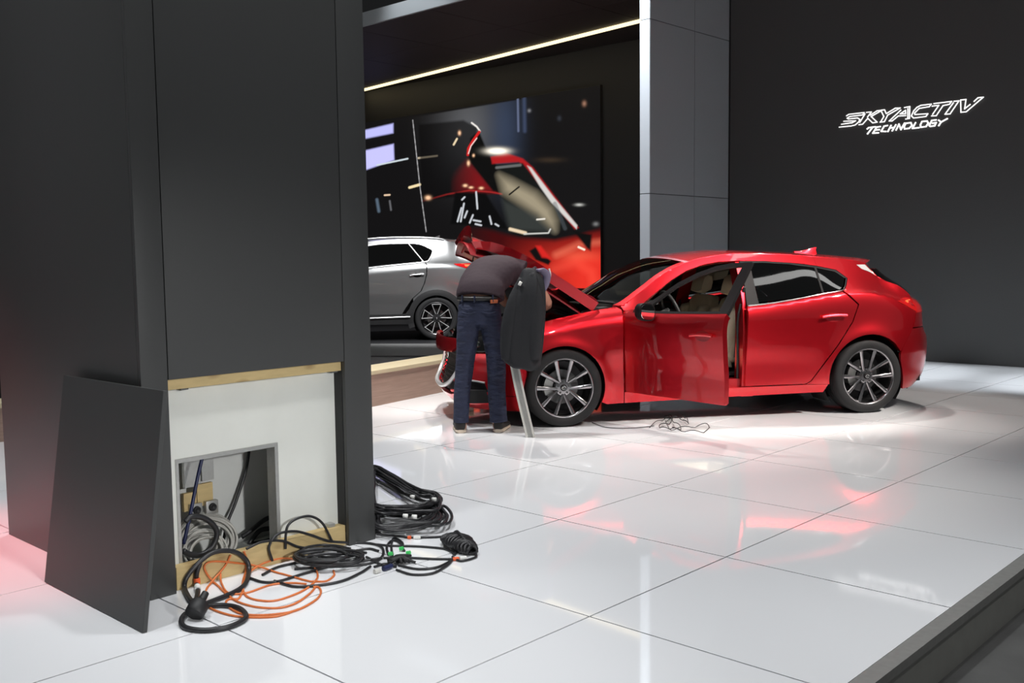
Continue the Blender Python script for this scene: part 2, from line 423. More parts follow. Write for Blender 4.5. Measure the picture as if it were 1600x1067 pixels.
V, Fc = prism_vf([tuple((p)[:2]) for p in (L0-nv, L1-nv, L1+nv, L0+nv)], ZS-0.03, ZS-0.001, lambda x, y, z: (x, y, z))
ls = mobj('light_strip', V, Fc, m_led, None, False)
tag(ls, 'long warm white light strip running under the dark canopy', 'light')

# ------------------------------------------------------------------ low wooden benches
def bench(p, q, w, h, lab):
    p, q = np.array(p), np.array(q); e = (q-p)/np.linalg.norm(q-p); n = np.array([-e[1], e[0]])
    t = empty('bench', (*p, 0)); tag(t, lab, 'bench')
    L = np.linalg.norm(q-p)
    f = lambda x, y, z: tuple(np.append(e*x+n*y, z))
    V, Fc = prism_vf([(0, 0), (L, 0), (L, w), (0, w)], 0.0, h-0.035, f); mobj('front_board', V, Fc, m_wood, t, False)
    V, Fc = prism_vf([(-0.01, -0.012), (L+0.01, -0.012), (L+0.01, w+0.012), (-0.01, w+0.012)], h-0.035, h, f); mobj('bench_top', V, Fc, m_cream, t, False)
bench((-1.79, -0.60), (-2.22, 1.55), 0.34, 0.335, 'low wooden bench with cream top behind the red car front')
bench((-2.90, -5.2), (-2.70, -2.55), 0.3, 0.30, 'low wooden bench partly seen left of the dark pillar')

# ------------------------------------------------------------------ front pillar with its open hatch
pil = empty('pillar', (0.8, -3.45, 0)); tag(pil, 'large dark grey clad pillar with an open service hatch at its foot', 'pillar')
def P(name, lo, hi, m, bevel=0.0, parent=None):
    o = box(name, [lo[i]-(0.8, -3.45, 0)[i] for i in range(3)], [hi[i]-(0.8, -3.45, 0)[i] for i in range(3)], m, parent or pil, bevel); return o
HT = 5.0
P('core', (0.08, -4.01, 0.90), (1.52, -2.90, HT), m_black)
P('corner_strip', (1.52, -4.04, 0.0), (1.545, -3.925, HT), m_clad, 0.0015)
P('cladding_panel', (1.522, -3.921, 0.897), (1.545, -3.030, HT), m_clad, 0.0015)
P('corner_strip', (1.52, -3.026, 0.0), (1.545, -2.867, HT), m_clad, 0.0015)
P('side_panel', (0.05, -4.04, 0.0), (1.5195, -4.015, HT), m_clad, 0.0015)
P('side_panel', (0.05, -2.892, 0.0), (1.5195, -2.867, HT), m_clad, 0.0015)
P('side_panel', (0.05, -4.0145, 0.0), (0.075, -2.8925, HT), m_clad, 0.0015)
# board with a square hole
bm = bmesh.new()
yl, yr, zb, zt = -3.925, -3.020, 0.0, 0.86
hl, hr, hb_, ht_ = -3.852, -3.372, 0.085, 0.528
for lo, hi in (((1.445, yl, zb), (1.46, hl, zt)), ((1.445, hr, zb), (1.46, yr, zt)), ((1.445, hl, ht_), (1.46, hr, zt)), ((1.445, hl, zb), (1.46, hr, hb_))):
    bm_box(bm, [lo[i]-(0.8, -3.45, 0)[i] for i in range(3)], [hi[i]-(0.8, -3.45, 0)[i] for i in range(3)])
bobj('white_board', bm, m_board, pil)
P('hole_trim', (1.40, hl-0.012, ht_), (1.466, hr+0.014, ht_+0.018), m_alu)
P('hole_trim', (1.40, hr-0.004, hb_), (1.466, hr+0.014, ht_), m_alu)
P('hole_trim', (1.40, hl-0.012, hb_), (1.466, hl+0.001, ht_), m_alu)
P('plywood_strip', (1.462, -3.912, 0.850), (1.512, -3.024, 0.893), m_ply)
P('plywood_strip', (1.466, -3.905, 0.0), (1.512, -3.024, 0.098), m_ply)
P('jamb', (1.455, -3.028, 0.098), (1.519, -3.014, 0.85), m_dark)
for y_, z_ in ((-3.845, 0.842), (-3.07, 0.842)):
    P('clip', (1.46, y_, z_), (1.50, y_+0.035, z_+0.010), m_black)
P('clip', (1.462, -3.11, 0.099), (1.50, -3.075, 0.116), m_alu)
# cavity
P('cavity_back', (1.12, -4.0, 0.0), (1.14, -3.10, 0.80), m_cav)
P('cavity_side', (1.14, -3.12, 0.0), (1.44, -3.10, 0.80), m_cav)
P('cavity_floor', (1.14, -4.0, 0.0), (1.44, -3.12, 0.02), m_cav)
P('cavity_top', (1.14, -4.0, 0.80), (1.44, -3.12, 0.815), m_wall)
def PX(name, x0, y0, x1, y1, X, th, m, bevel=0.0, parent=None):
    a_, b_ = onx(x0, y1, X), onx(x1, y0, X)
    return P(name, (X-th, a_[1], a_[2]), (X, b_[1], b_[2]), m, bevel, parent)
PX('hanging_rail', 289, 712, 312, 763, 1.24, .02, m_alu)
PX('hanging_rail', 316, 708, 333, 752, 1.23, .02, m_alu)
PX('wood_block', 309, 753, 332, 792, 1.25, .02, m_ply)
PX('wood_block', 288, 768, 307, 800, 1.25, .02, m_ply)
for x_, y_ in ((307.5, 797), (332, 792)):
    pl = PX('socket_plate', x_-9, y_-12, x_+9, y_+13, 1.275, .022, m_alu, 0.003)
    c_ = onx(x_, y_, 1.276)
    V, Fc = lathe_vf([(0.0, 0.004), (0.010, 0.004), (0.012, 0.010), (0.017, 0.010), (0.019, 0.0)], 20, 'z')
    V = [(1.276-0.8+v[2], c_[1]+3.45+v[0], c_[2]+v[1]) for v in V]
    mobj('socket', V, Fc, m_rubber, pl)

# removed cover panel leaning on the pillar
def lean_panel():
    bl, br = np.array([0.972, -4.215, 0.0]), np.array([1.862, -4.215, 0.0])
    tl, tr = np.array([0.925, -4.068, 0.884]), np.array([1.815, -4.068, 0.890])
    n = np.cross(br-bl, tl-bl); n /= np.linalg.norm(n)
    if n[1] > 0: n = -n
    base = (bl+br)/2
    f = [bl, br, tr, tl]; Vv = [p-base for p in f]+[p-n*(-0.019)-base for p in f]
    bm = bmesh.new(); vv = [bm.verts.new(v) for v in Vv]
    for q in ((0, 1, 2, 3), (4, 5, 6, 7), (0, 1, 5, 4), (1, 2, 6, 5), (2, 3, 7, 6), (3, 0, 4, 7)): bm.faces.new([vv[k] for k in q])
    bmesh.ops.recalc_face_normals(bm, faces=bm.faces)
    bmesh.ops.bevel(bm, geom=bm.edges[:], offset=0.0015, segments=1, affect='EDGES')
    o = bobj('cover_panel', bm, m_clad); o.location = base; return o
lp = lean_panel(); tag(lp, 'loose dark grey cover panel leaning against the pillar beside its open hatch', 'panel')

# ------------------------------------------------------------------ lit sign on the right wall
sign = empty('wall_sign', tuple(ony(1420, 210, 6.74))); sign_o = np.array(sign.location)
tag(sign, 'white lit outline lettering in two slanted lines on the charcoal wall', 'sign')
cL = lambda p: (1300+p[0]/13.333, 140+p[1]/13.333)
cR = lambda p: (1410+p[0]/11.43, 140+p[1]/11.43)
LET = [
 (cL, 0.0066, [[(295, 550), (350, 515), (670, 477), (640, 527), (370, 560), (315, 595), (340, 612), (530, 590), (580, 620), (560, 670), (480, 738), (400, 757), (150, 782)], [(190, 722), (420, 690), (490, 650), (245, 660)]]),
 (cL, 0.0066, [[(710, 475), (820, 465), (740, 570)], [(690, 500), (580, 680)], [(555, 732), (635, 722), (745, 598), (845, 692), (940, 678), (815, 560), (1040, 430), (940, 440), (800, 530)]]),
 (cL, 0.0066, [[(1030, 425), (1095, 420), (1130, 500), (1320, 385), (1420, 382), (1160, 530), (1090, 670), (1000, 678)], [(1030, 460), (1080, 560), (1020, 660)]]),
 (cL, 0.0066, [[(1440, 420), (1190, 655), (1250, 655), (1380, 550), (1535, 540)], [(1500, 375), (1620, 352), (1614, 600), (1535, 612)], [(1530, 430), (1420, 505), (1535, 500), (1530, 430)], [(1580, 385), (1578, 590)]]),
 (cR, 0.0066, [[(200, 380), (260, 315), (330, 280), (515, 258), (480, 305), (300, 335), (215, 420), (225, 445), (455, 430), (420, 480), (200, 508), (160, 470), (200, 380)]]),
 (cR, 0.0066, [[(555, 250), (880, 210), (840, 262), (725, 285), (605, 465), (520, 470)], [(525, 295), (650, 280), (540, 440)]]),
 (cR, 0.0066, [[(915, 208), (1010, 200), (850, 435), (760, 440), (910, 235)]]),
 (cR, 0.0066, [[(1215, 260), (1110, 345), (1135, 175), (1040, 185), (1045, 405), (1140, 395), (1445, 135), (1350, 145), (1280, 210)]]),
 (cL, 0.0095, [[(725, 825), (765, 792), (895, 775)], [(842, 790), (740, 920)]]),
 (cL, 0.0095, [[(1015, 768), (930, 782), (850, 907), (965, 900)], [(895, 842), (985, 834)]]),
 (cL, 0.0095, [[(1165, 745), (1085, 762), (1025, 868), (1120, 872)]]),
 (cL, 0.0095, [[(1235, 735), (1165, 870)], [(1335, 722), (1255, 857)], [(1200, 802), (1290, 788)]]),
 (cL, 0.0095, [[(1330, 852), (1395, 718), (1435, 832), (1510, 700)]]),
 (cR, 0.0095, [[(60, 602), (150, 590), (172, 640), (122, 690), (40, 702), (30, 660), (60, 602)]]),
 (cR, 0.0095, [[(240, 580), (180, 692), (292, 680)]]),
 (cR, 0.0095, [[(350, 570), (440, 560), (462, 600), (420, 660), (330, 672), (320, 630), (350, 570)]]),
 (cR, 0.0095, [[(610, 540), (525, 550), (480, 640), (500, 656), (575, 646), (602, 590), (540, 600)]]),
 (cR, 0.0095, [[(640, 540), (690, 580), (800, 520)], [(690, 580), (650, 642)]]),
]
for f, r, strokes in LET:
    parts = []
    for st in strokes:
        pts = [ony(*f(p), 6.742)-sign_o for p in st]
        for i in range(len(pts)-1):
            parts.append(tube_vf([pts[i], pts[i+1]], r, 6))
            e = pts[i+1]; parts.append(tube_vf([e-np.array([0, 0, r*0.8]), e+np.array([0, 0, r*0.8])], r, 6))
    V, Fc = join_vf(parts); mobj('letter', V, Fc, m_logo, sign)

# ------------------------------------------------------------------ video screen
def build_screen():
    Y = 8.94; x0, x1, z0, z1 = -14.2, -6.236, 0.75, 4.50
    nx, nz = 520, 300
    t = empty('video_screen', ((x0+x1)/2, Y, z0)); tag(t, 'huge video screen showing a close view of a red car', 'screen')
    ox, oz = (x0+x1)/2, z0
    X, Z = np.meshgrid(np.linspace(x0, x1, nx), np.linspace(z0, z1, nz), indexing='ij')
    # picture is authored in traced coordinates (a plain perspective view of this flat screen)
    D = np.stack([X-CAM[0], np.full_like(X, Y-CAM[1]), Z-CAM[2]], -1); w = D @ FW
    U = 800+F_PX*(D @ RT)/w; Vv = 533.5-F_PX*(D @ UPV)/w
    C = np.zeros((nx, nz, 3)); C[:] = srgb(16, 15, 16)
    def blend(mask, col, lin=False):
        nonlocal C
        c = np.array(col if lin else srgb(*col)); C = C*(1-mask[..., None])+c*mask[..., None]
    def poly(pts, soft=1.0):
        pts = np.array(pts, float); inside = np.zeros(U.shape, bool); dmin = np.full(U.shape, 1e9); n = len(pts)
        for i in range(n):
            a, b = pts[i], pts[(i+1) % n]; e = b-a; L = max(e @ e, 1e-9)
            tt = np.clip(((U-a[0])*e[0]+(Vv-a[1])*e[1])/L, 0, 1)
            dmin = np.minimum(dmin, np.hypot(U-a[0]-tt*e[0], Vv-a[1]-tt*e[1]))
            cond = (a[1] > Vv) != (b[1] > Vv)
            with np.errstate(all='ignore'): xi = (b[0]-a[0])*(Vv-a[1])/(b[1]-a[1])+a[0]
            inside ^= cond & (U < xi)
        sd = np.where(inside, dmin, -dmin); return np.clip(sd/soft*0.5+0.5, 0, 1)
    def line(pts, wd, soft=1.0):
        dmin = np.full(U.shape, 1e9)
        for a, b in zip(pts[:-1], pts[1:]):
            a, b = np.array(a, float), np.array(b, float); e = b-a; L = max(e @ e, 1e-9)
            tt = np.clip(((U-a[0])*e[0]+(Vv-a[1])*e[1])/L, 0, 1)
            dmin = np.minimum(dmin, np.hypot(U-a[0]-tt*e[0], Vv-a[1]-tt*e[1]))
        return np.clip((wd-dmin)/soft+0.5, 0, 1)
    def blob(cx, cy, rx, ry, k=1.0): return k*np.exp(-(((U-cx)/rx)**2+((Vv-cy)/ry)**2))
    # haze and beams at the upper right
    top = np.clip((Vv-(182-(U-655)*0.166)+1)/2, 0, 1)
    blend(blob(735, 200, 45, 70, 0.9)*top, (84, 85, 88))
    blend(blob(790, 200, 26, 80, 0.55)*top, (52, 66, 92))
    blend(line([(810, 150), (811, 205)], 1.5, 2)*0.6, (110, 120, 150)); blend(line([(820, 150), (821, 205)], 2.5, 4)*0.35, (80, 95, 130))
    blend(blob(828, 173, 2.5, 2.5, 0.8), (130, 130, 135)); blend(blob(914, 162, 3, 4, 0.9), (150, 110, 90)); blend(blob(875, 185, 3, 4, 0.5), (60, 65, 75))
    blend(blob(860, 250, 20, 4, 0.6), (60, 48, 36)); blend(blob(906, 320, 6, 2, 0.9), (190, 190, 185)); blend(blob(932, 350, 4, 3, 0.7), (130, 130, 130))
    # bright panels and streaks at the left
    blend(poly([(560, 206), (615.5, 193), (615.5, 208), (560, 219)], 1.5), (176, 176, 232))
    blend(poly([(560, 238), (616, 225), (617, 250), (560, 270)], 1.5), (184, 182, 238))
    blend(line([(590, 258), (638, 248)], 1.2), (190, 200, 205)); blend(line([(655, 247), (684, 243.5)], 1.4), (190, 175, 150))
    blend(line([(641, 293), (657, 288.5)], 2.0), (225, 205, 160)); blend(line([(602, 305), (610, 304.5)], 1.2), (220, 190, 160))
    blend(line([(590, 312), (593, 330)], 2.0, 3)*0.5, (110, 130, 150)); blend(line([(610, 314), (612, 328)], 1.2, 2)*0.6, (120, 120, 125))
    # raised bonnet, black with red and pale edges
    blend(poly([(655, 195), (725, 188), (748, 200), (738, 230), (792, 302), (660, 312)], 2)*0.8, (9, 8, 9))
    red = poly([(733, 250), (775, 299), (728, 300), (690, 306), (668, 313), (700, 285)], 6)
    blend(red*np.clip((U-704)/46, 0, 1), (112, 18, 22))
    blend(poly([(733, 250), (736, 216), (749, 204), (764, 240), (776, 257), (800, 306), (771, 298)], 1.5), (10, 10, 10))
    blend(line([(662, 314), (700, 303.5), (735, 297.5), (768, 300), (795, 305)], 1.1, 1.4)*np.clip((U-650)/90, 0.1, 1), (150, 34, 34))
    blend(line([(738, 192), (746, 198), (751, 205)], 1.2), (225, 220, 215)); blend(line([(750, 206), (740, 220), (733, 232), (732, 242)], 2.0), (190, 30, 30))
    blend(line([(746, 216), (737, 228), (733, 240)], 0.8), (235, 200, 195))
    for p in ((733, 255, 2, 3.5), (741, 243, 1.6, 2), (728, 290, 3, 2), (737, 293, 3, 1.6), (753, 294, 3, 1.8), (670, 309, 4, 3), (719, 208, 2, 3)):
        blend(np.clip(blob(*p)*1.3, 0, 1), (240, 190, 150))
    blend(line([(715, 217), (710, 226)], 1.5), (215, 195, 160))
    # car: roof, window, pillar
    blend(poly([(768, 245), (792, 239), (818, 248), (834, 262), (905, 356), (899, 358), (822, 262), (812, 253), (770, 256)], 1.5), (160, 26, 30))
    blend(np.clip(blob(778, 236, 15, 4.5)*1.8, 0, 1), (255, 246, 228))
    blend(poly([(776, 257), (818, 255), (893, 356), (862, 366), (798, 362)], 1.5), (17, 19, 18))
    blend(poly([(781, 274), (800, 282), (838, 302), (862, 326), (869, 345), (868, 360), (858, 352), (838, 334), (806, 312), (788, 300)], 9), (146, 136, 114))
    blend(poly([(786, 312), (840, 335), (864, 362), (798, 360), (790, 330)], 5)*0.6, (60, 64, 62))
    blend(line([(777, 262), (814, 258)], 2.0, 2)*0.7, (110, 112, 112)); blend(line([(798, 358), (822, 364)], 2.5, 2), (215, 195, 165)); blend(line([(820, 365.5), (858, 364), (861, 358)], 1.1), (190, 190, 185))
    blend(line([(797, 304), (812, 292)], 1.2), (12, 12, 12)); blend(line([(840, 343), (852, 342)], 1.2), (220, 215, 205))
    blend(poly([(825, 259), (831, 262), (866, 308), (903, 352), (902, 358), (862, 316), (845, 292)], 1.2), (196, 194, 190))
    blend(line([(868, 318), (884, 357)], 3, 2)*0.5, (70, 76, 80))
    blend(poly([(712, 300), (760, 302), (795, 358), (740, 352), (705, 350)], 2), (8, 8, 9))
    for st in ([(716, 346), (722, 325)], [(721, 346), (726, 318)], [(727, 340), (731, 330)], [(735, 348), (740, 336)], [(745, 300), (747, 326)], [(766, 338), (769, 350)], [(741, 344), (752, 346)], [(744, 350), (753, 352)], [(723, 312), (727, 308)], [(775, 350), (780, 353)]):
        blend(line(st, 1.3, 1.2)*0.9, (196, 200, 206))
    # lower red body
    low = poly([(700, 352), (760, 358), (812, 372), (868, 376), (906, 368), (942.5, 356), (960, 356), (960, 640), (690, 640)], 4)
    low = low*np.clip((U-722)/50, 0, 1); g = np.clip((U-785)/125, 0, 1)*np.clip((Vv-358)/50, 0, 1)
    cr = np.array(srgb(60, 8, 10))[None, None]*(1-g[..., None])+np.array(srgb(212, 46, 34))[None, None]*g[..., None]
    C = C*(1-low[..., None])+cr*low[..., None]
    blend(blob(905, 400, 30, 9, 0.35)*low, (250, 110, 80)); blend(line([(870, 398), (905, 382), (942, 378)], 5, 8)*0.3*low, (245, 130, 100))
    blend(line([(868, 420), (900, 410), (925, 425), (930, 450)], 7, 10)*0.25*low, (250, 90, 70))
    blend(poly([(828, 392), (838, 386), (862, 408), (858, 414), (838, 406)], 1.5), (14, 12, 12)); blend(poly([(838, 384), (846, 384), (862, 404), (848, 402)], 2), (196, 34, 30))
    blend(poly([(898, 362), (926, 366), (924, 392), (918, 388)], 2), (10, 10, 10)); blend(line([(905, 386), (914, 390)], 1.6), (240, 220, 200))
    # thin hanging line of sparkles
    dash = 0.55+0.25*(np.sin(Vv*0.55) > -0.2)
    blend(line([(646, 188), (657, 290), (667, 362)], 0.6, 1.0)*dash, (190, 188, 190))
    C = np.clip(C, 0, 1)
    V = [(X[i, j]-ox, -0.02, Z[i, j]-oz) for i in range(nx) for j in range(nz)]
    Fc = [(i*nz+j, (i+1)*nz+j, (i+1)*nz+j+1, i*nz+j+1) for i in range(nx-1) for j in range(nz-1)]
    me = bpy.data.meshes.new('picture'); me.from_pydata(V, [], Fc)
    ca = me.color_attributes.new('picture', 'FLOAT_COLOR', 'POINT')
    ca.data.foreach_set('color', np.concatenate([C.reshape(-1, 3), np.ones((nx*nz, 1))], 1).ravel().astype('f4'))
    m = bpy.data.materials.new('screen_picture'); m.use_nodes = True; nt = m.node_tree; p = nt.nodes['Principled BSDF']
    at = nt.nodes.new('ShaderNodeVertexColor'); at.layer_name = 'picture'
    p.inputs['Base Color'].default_value = (0.01, 0.01, 0.01, 1); p.inputs['Roughness'].default_value = 0.6
    nt.links.new(at.outputs[0], p.inputs['Emission Color']); p.inputs['Emission Strength'].default_value = 1.0
    link('picture', me, m, t)
    box('cabinet', (x0-0.02-ox, -0.015, -0.02), (x1+0.006-ox, 0.05, z1-z0+0.02), m_black, t)
build_screen()

# ------------------------------------------------------------------ car library
m_red = mat('red_metallic_paint', (0.66, 0.010, 0.020), 0.33, metal=0.86, coat=1.0, coat_rough=0.025)
m_redin = mat('red_inner_panel', (0.34, 0.008, 0.014), 0.38, metal=0.2, coat=0.6)
m_silver = mat('machine_grey_paint', (0.34, 0.345, 0.35), 0.30, metal=0.85, coat=1.0, coat_rough=0.02)
m_trim = mat('black_gloss_trim', (0.016, 0.014, 0.015), 0.5, spec=0.15)
m_plast = mat('black_plastic', (0.018, 0.018, 0.019), 0.55, noise=0.1, nscale=120)
m_chrome = mat('chrome', (0.75, 0.75, 0.76), 0.10, metal=1.0)
m_tyre = mat('tyre_rubber', (0.009, 0.009, 0.010), 0.75, noise=0.15, nscale=90)
m_rim = mat('gunmetal_alloy', (0.36, 0.35, 0.36), 0.22, metal=1.0)
m_rimdark = mat('dark_wheel_barrel', (0.03, 0.03, 0.032), 0.45, metal=0.5)
m_satin = mat('satin_aluminium', (0.62, 0.62, 0.62), 0.35, metal=0.45)
m_disc = mat('brake_disc_steel', (0.16, 0.16, 0.16), 0.4, metal=1.0)
m_seat = mat('cream_leather', (0.74, 0.65, 0.47), 0.5, noise=0.05, nscale=60)
m_interior = mat('dark_interior', (0.020, 0.019, 0.019), 0.6)
m_lens = mat('red_lamp_lens', (0.35, 0.006, 0.008), 0.08, coat=1.0, emit=(1.0, 0.05, 0.02), estr=0.05)
m_lensglow = mat('lit_lamp_element', (0.6, 0.05, 0.02), 0.2, emit=(1.0, 0.16, 0.05), estr=1.1)
m_white = mat('white_plastic', (0.7, 0.7, 0.7), 0.4)
m_glass = glass('car_glass', (0.42, 0.44, 0.42))
m_privacy = glass('privacy_glass', (0.045, 0.045, 0.045))
m_mirror = mat('mirror_glass', (0.8, 0.8, 0.8), 0.02, metal=1.0)
m_engine = mat('engine_plastic', (0.022, 0.022, 0.024), 0.4, noise=0.2, nscale=30)

class Body:
    """left / right body side as a surface: half width as a function of length s and height h"""
    def __init__(self, nodes, flares):
        K = [Spline]*(len(nodes)-1)+[Pchip]; self.n = [(k(x, h if np.ndim(h) else [h]*len(x)), k(x, t)) for k, (x, h, t) in zip(K, nodes)]; self.flares = flares
    def t(self, s, h):
        s = np.atleast_1d(np.asarray(s, float)); h = np.atleast_1d(np.asarray(h, float))
        H = np.stack([a(s) for a, b in self.n], 1); T = np.stack([b(s) for a, b in self.n], 1)
        t = pchip_rows(H, T, h)
        for s0, h0, R, amp, w in self.flares:
            d = np.hypot(s-s0, h-h0); t = t+amp*np.exp(-((np.maximum(d-R, 0))/w)**2)
        return t
    def fn(self, side=-1, off=0.0):
        return lambda s, h: np.stack([np.asarray(s, float), side*(self.t(s, h)+off), np.asarray(h, float)], 1)
def arc(cx, cy, R, a0, a1, n):
    return [(cx+R*math.cos(math.radians(a)), cy+R*math.sin(math.radians(a))) for a in np.linspace(a0, a1, n)]

def make_wheel(kind, R, parent, loc, side):
    """outer face looks towards local -y; part mesh is the tyre"""
    k = R/0.318
    pr = [(.232, -.092), (.240, -.104), (.262, -.112), (.290, -.113), (.307, -.103), (.3165, -.086), (.318, -.06), (.318, -.042), (.312, -.040), (.312, -.034),
          (.318, -.032), (.318, .032), (.312, .034), (.312, .04), (.318, .042), (.3165, .086), (.305, .103), (.262, .11), (.232, .092)]
    w = lathe('wheel', [(a*k, b) for a, b in pr], m_tyre, parent, 64)
    w.location = loc
    if side > 0: w.rotation_euler = (0, 0, PI)
    rl = 0.232*k
    lathe('rim', [(rl*1.052, -.099), (rl*1.045, -.107), (rl*1.015, -.109), (rl*.985, -.104), (rl*.955, -.078), (rl*.93, -.04), (rl*.9, .06), (rl*1.0, .09)], m_rim, w, 64)
    lathe('barrel', [(rl*.94, -.07), (rl*.92, -.03), (rl*.885, .06), (0.05, .075), (0.0, .075)], m_rimdark, w, 48)
    lathe('brake_disc', [(0.0, -.012), (0.075, -.012), (0.078, -.002), (0.14*k, -.002), (0.14*k, .012), (0.07, .012)], m_disc, w, 48)
    V, Fc = loft_vf([[(r*math.cos(a), y, r*math.sin(a)) for r, y in ((.085, -.035), (.155, -.035), (.155, .03), (.085, .03))] for a in np.radians(np.linspace(150, 205, 8))])
    mobj('brake_caliper', V, Fc, m_alu, w, True, 30)
    parts = []
    def spoke(a_in, r_in, a_out, r_out, w_in, w_out, y_in, y_out, thick, ridge=0.004):
        p0 = np.array([math.cos(a_in)*r_in, math.sin(a_in)*r_in]); p1 = np.array([math.cos(a_out)*r_out, math.sin(a_out)*r_out])
        e = p1-p0; e /= np.linalg.norm(e); n = np.array([-e[1], e[0]]); rings = []
        for f in (0, .35, .7, .9, 1.0):
            c = p0+(p1-p0)*f; ww = w_in+(w_out-w_in)*f; y = y_in+(y_out-y_in)*(f**1.4)
            ring = []
            for q, dy in ((-1, .006), (-.45, 0.0), (.45, 0.0), (1, .006), (.7, thick), (-.7, thick)):
                v = c+n*ww*q; ring.append((v[0], y+dy, v[1]))
            rings.append(ring)
        return loft_vf(rings)
    if kind == 'ten':
        for j in range(5):
            ac = math.radians(90+72*j)
            for sg in (-1, 1):
                V, Fc = spoke(ac+sg*math.radians(30), .052, ac+sg*math.radians(16.5), rl*.985, .011, .0165, -.078, -.102, .035)
                mobj('spoke', V, Fc, m_rim, w, True, 35)
    else:
        for j in range(5):
            ac = math.radians(90+72*j)
            for sg in (-1, 1):
                V, Fc = spoke(ac+sg*math.radians(9), .05, ac+sg*math.radians(18), rl*.97, .014, .012, -.075, -.100, .03)
                sp = mobj('spoke', V, Fc, m_rimdark, w, True, 35)
                V, Fc = spoke(ac+sg*math.radians(12), .07, ac+sg*math.radians(18), rl*.96, .005, .007, -.083, -.106, .01)
                mobj('spoke_edge', V, Fc, m_satin, w, True, 35)
            V, Fc = spoke(ac-math.radians(17), rl*.93, ac+math.radians(17), rl*.93, .006, .006, -.106, -.106, .01)
            mobj('spoke_edge', V, Fc, m_satin, w, True, 35)
    lathe('hub', [(0, -.074), (.04, -.076), (.066, -.072), (.074, -.05), (.074, -.01)], m_rim if kind == 'ten' else m_rimdark, w, 40)
    hc = lathe('hub_cap', [(0, -.088), (.020, -.088), (.026, -.085), (.028, -.074)], m_trim, w, 32)
    ring = [(math.cos(a)*.017, -.0895, math.sin(a)*.0135) for a in np.linspace(0, 2*PI, 24, endpoint=False)]
    V1 = tube_vf(ring, .0022, 6, True)
    wing = [(-.0165, -.0895, .003), (-.008, -.0895, .006), (0, -.0895, -.004), (.008, -.0895, .006), (.0165, -.0895, .003)]
    V2 = tube_vf(wing, .002, 6)
    V, Fc = join_vf([V1, V2]); mobj('emblem', V, Fc, m_chrome, w)
    for j in range(5):
        a = math.radians(90+72*j); V, Fc = lathe_vf([(0, -.085), (.007, -.085), (.009, -.082), (.009, -.065)], 8)
        V = [(v[0]+.048*math.cos(a), v[1], v[2]+.048*math.sin(a)) for v in V]
        mobj('lug_nut', V, Fc, m_disc, w, True, 30)
    return w

def arch_liner(parent, s0, h0, R, t_out, t_in, side, name='wheel_liner'):
    pts = arc(s0, h0, R, -35, 215, 30); rings = []
    for (x, z) in pts:
        rings.append([(x, side*t_out, z), (x, side*t_in, z)])
    V = [p for r in rings for p in r]; Fc = [(2*i, 2*i+1, 2*i+3, 2*i+2) for i in range(len(rings)-1)]
    b = len(V); V += [(x, side*t_in, z) for x, z in pts]; Fc.append(tuple(b+i for i in range(len(pts))))
    return mobj(name, V, Fc, m_plast, parent, False)
def offset_curve(fn, pts, r, name, m, parent, out=0.004, seg=6, loc0=None, n=6):
    P3 = catmull([tuple(p)+(0,) for p in pts], n)[:, :2]; X = fn(P3[:, 0], P3[:, 1])
    if loc0 is not None: X = X-np.array(loc0)
    return tube(name, X, r, m, parent, seg)

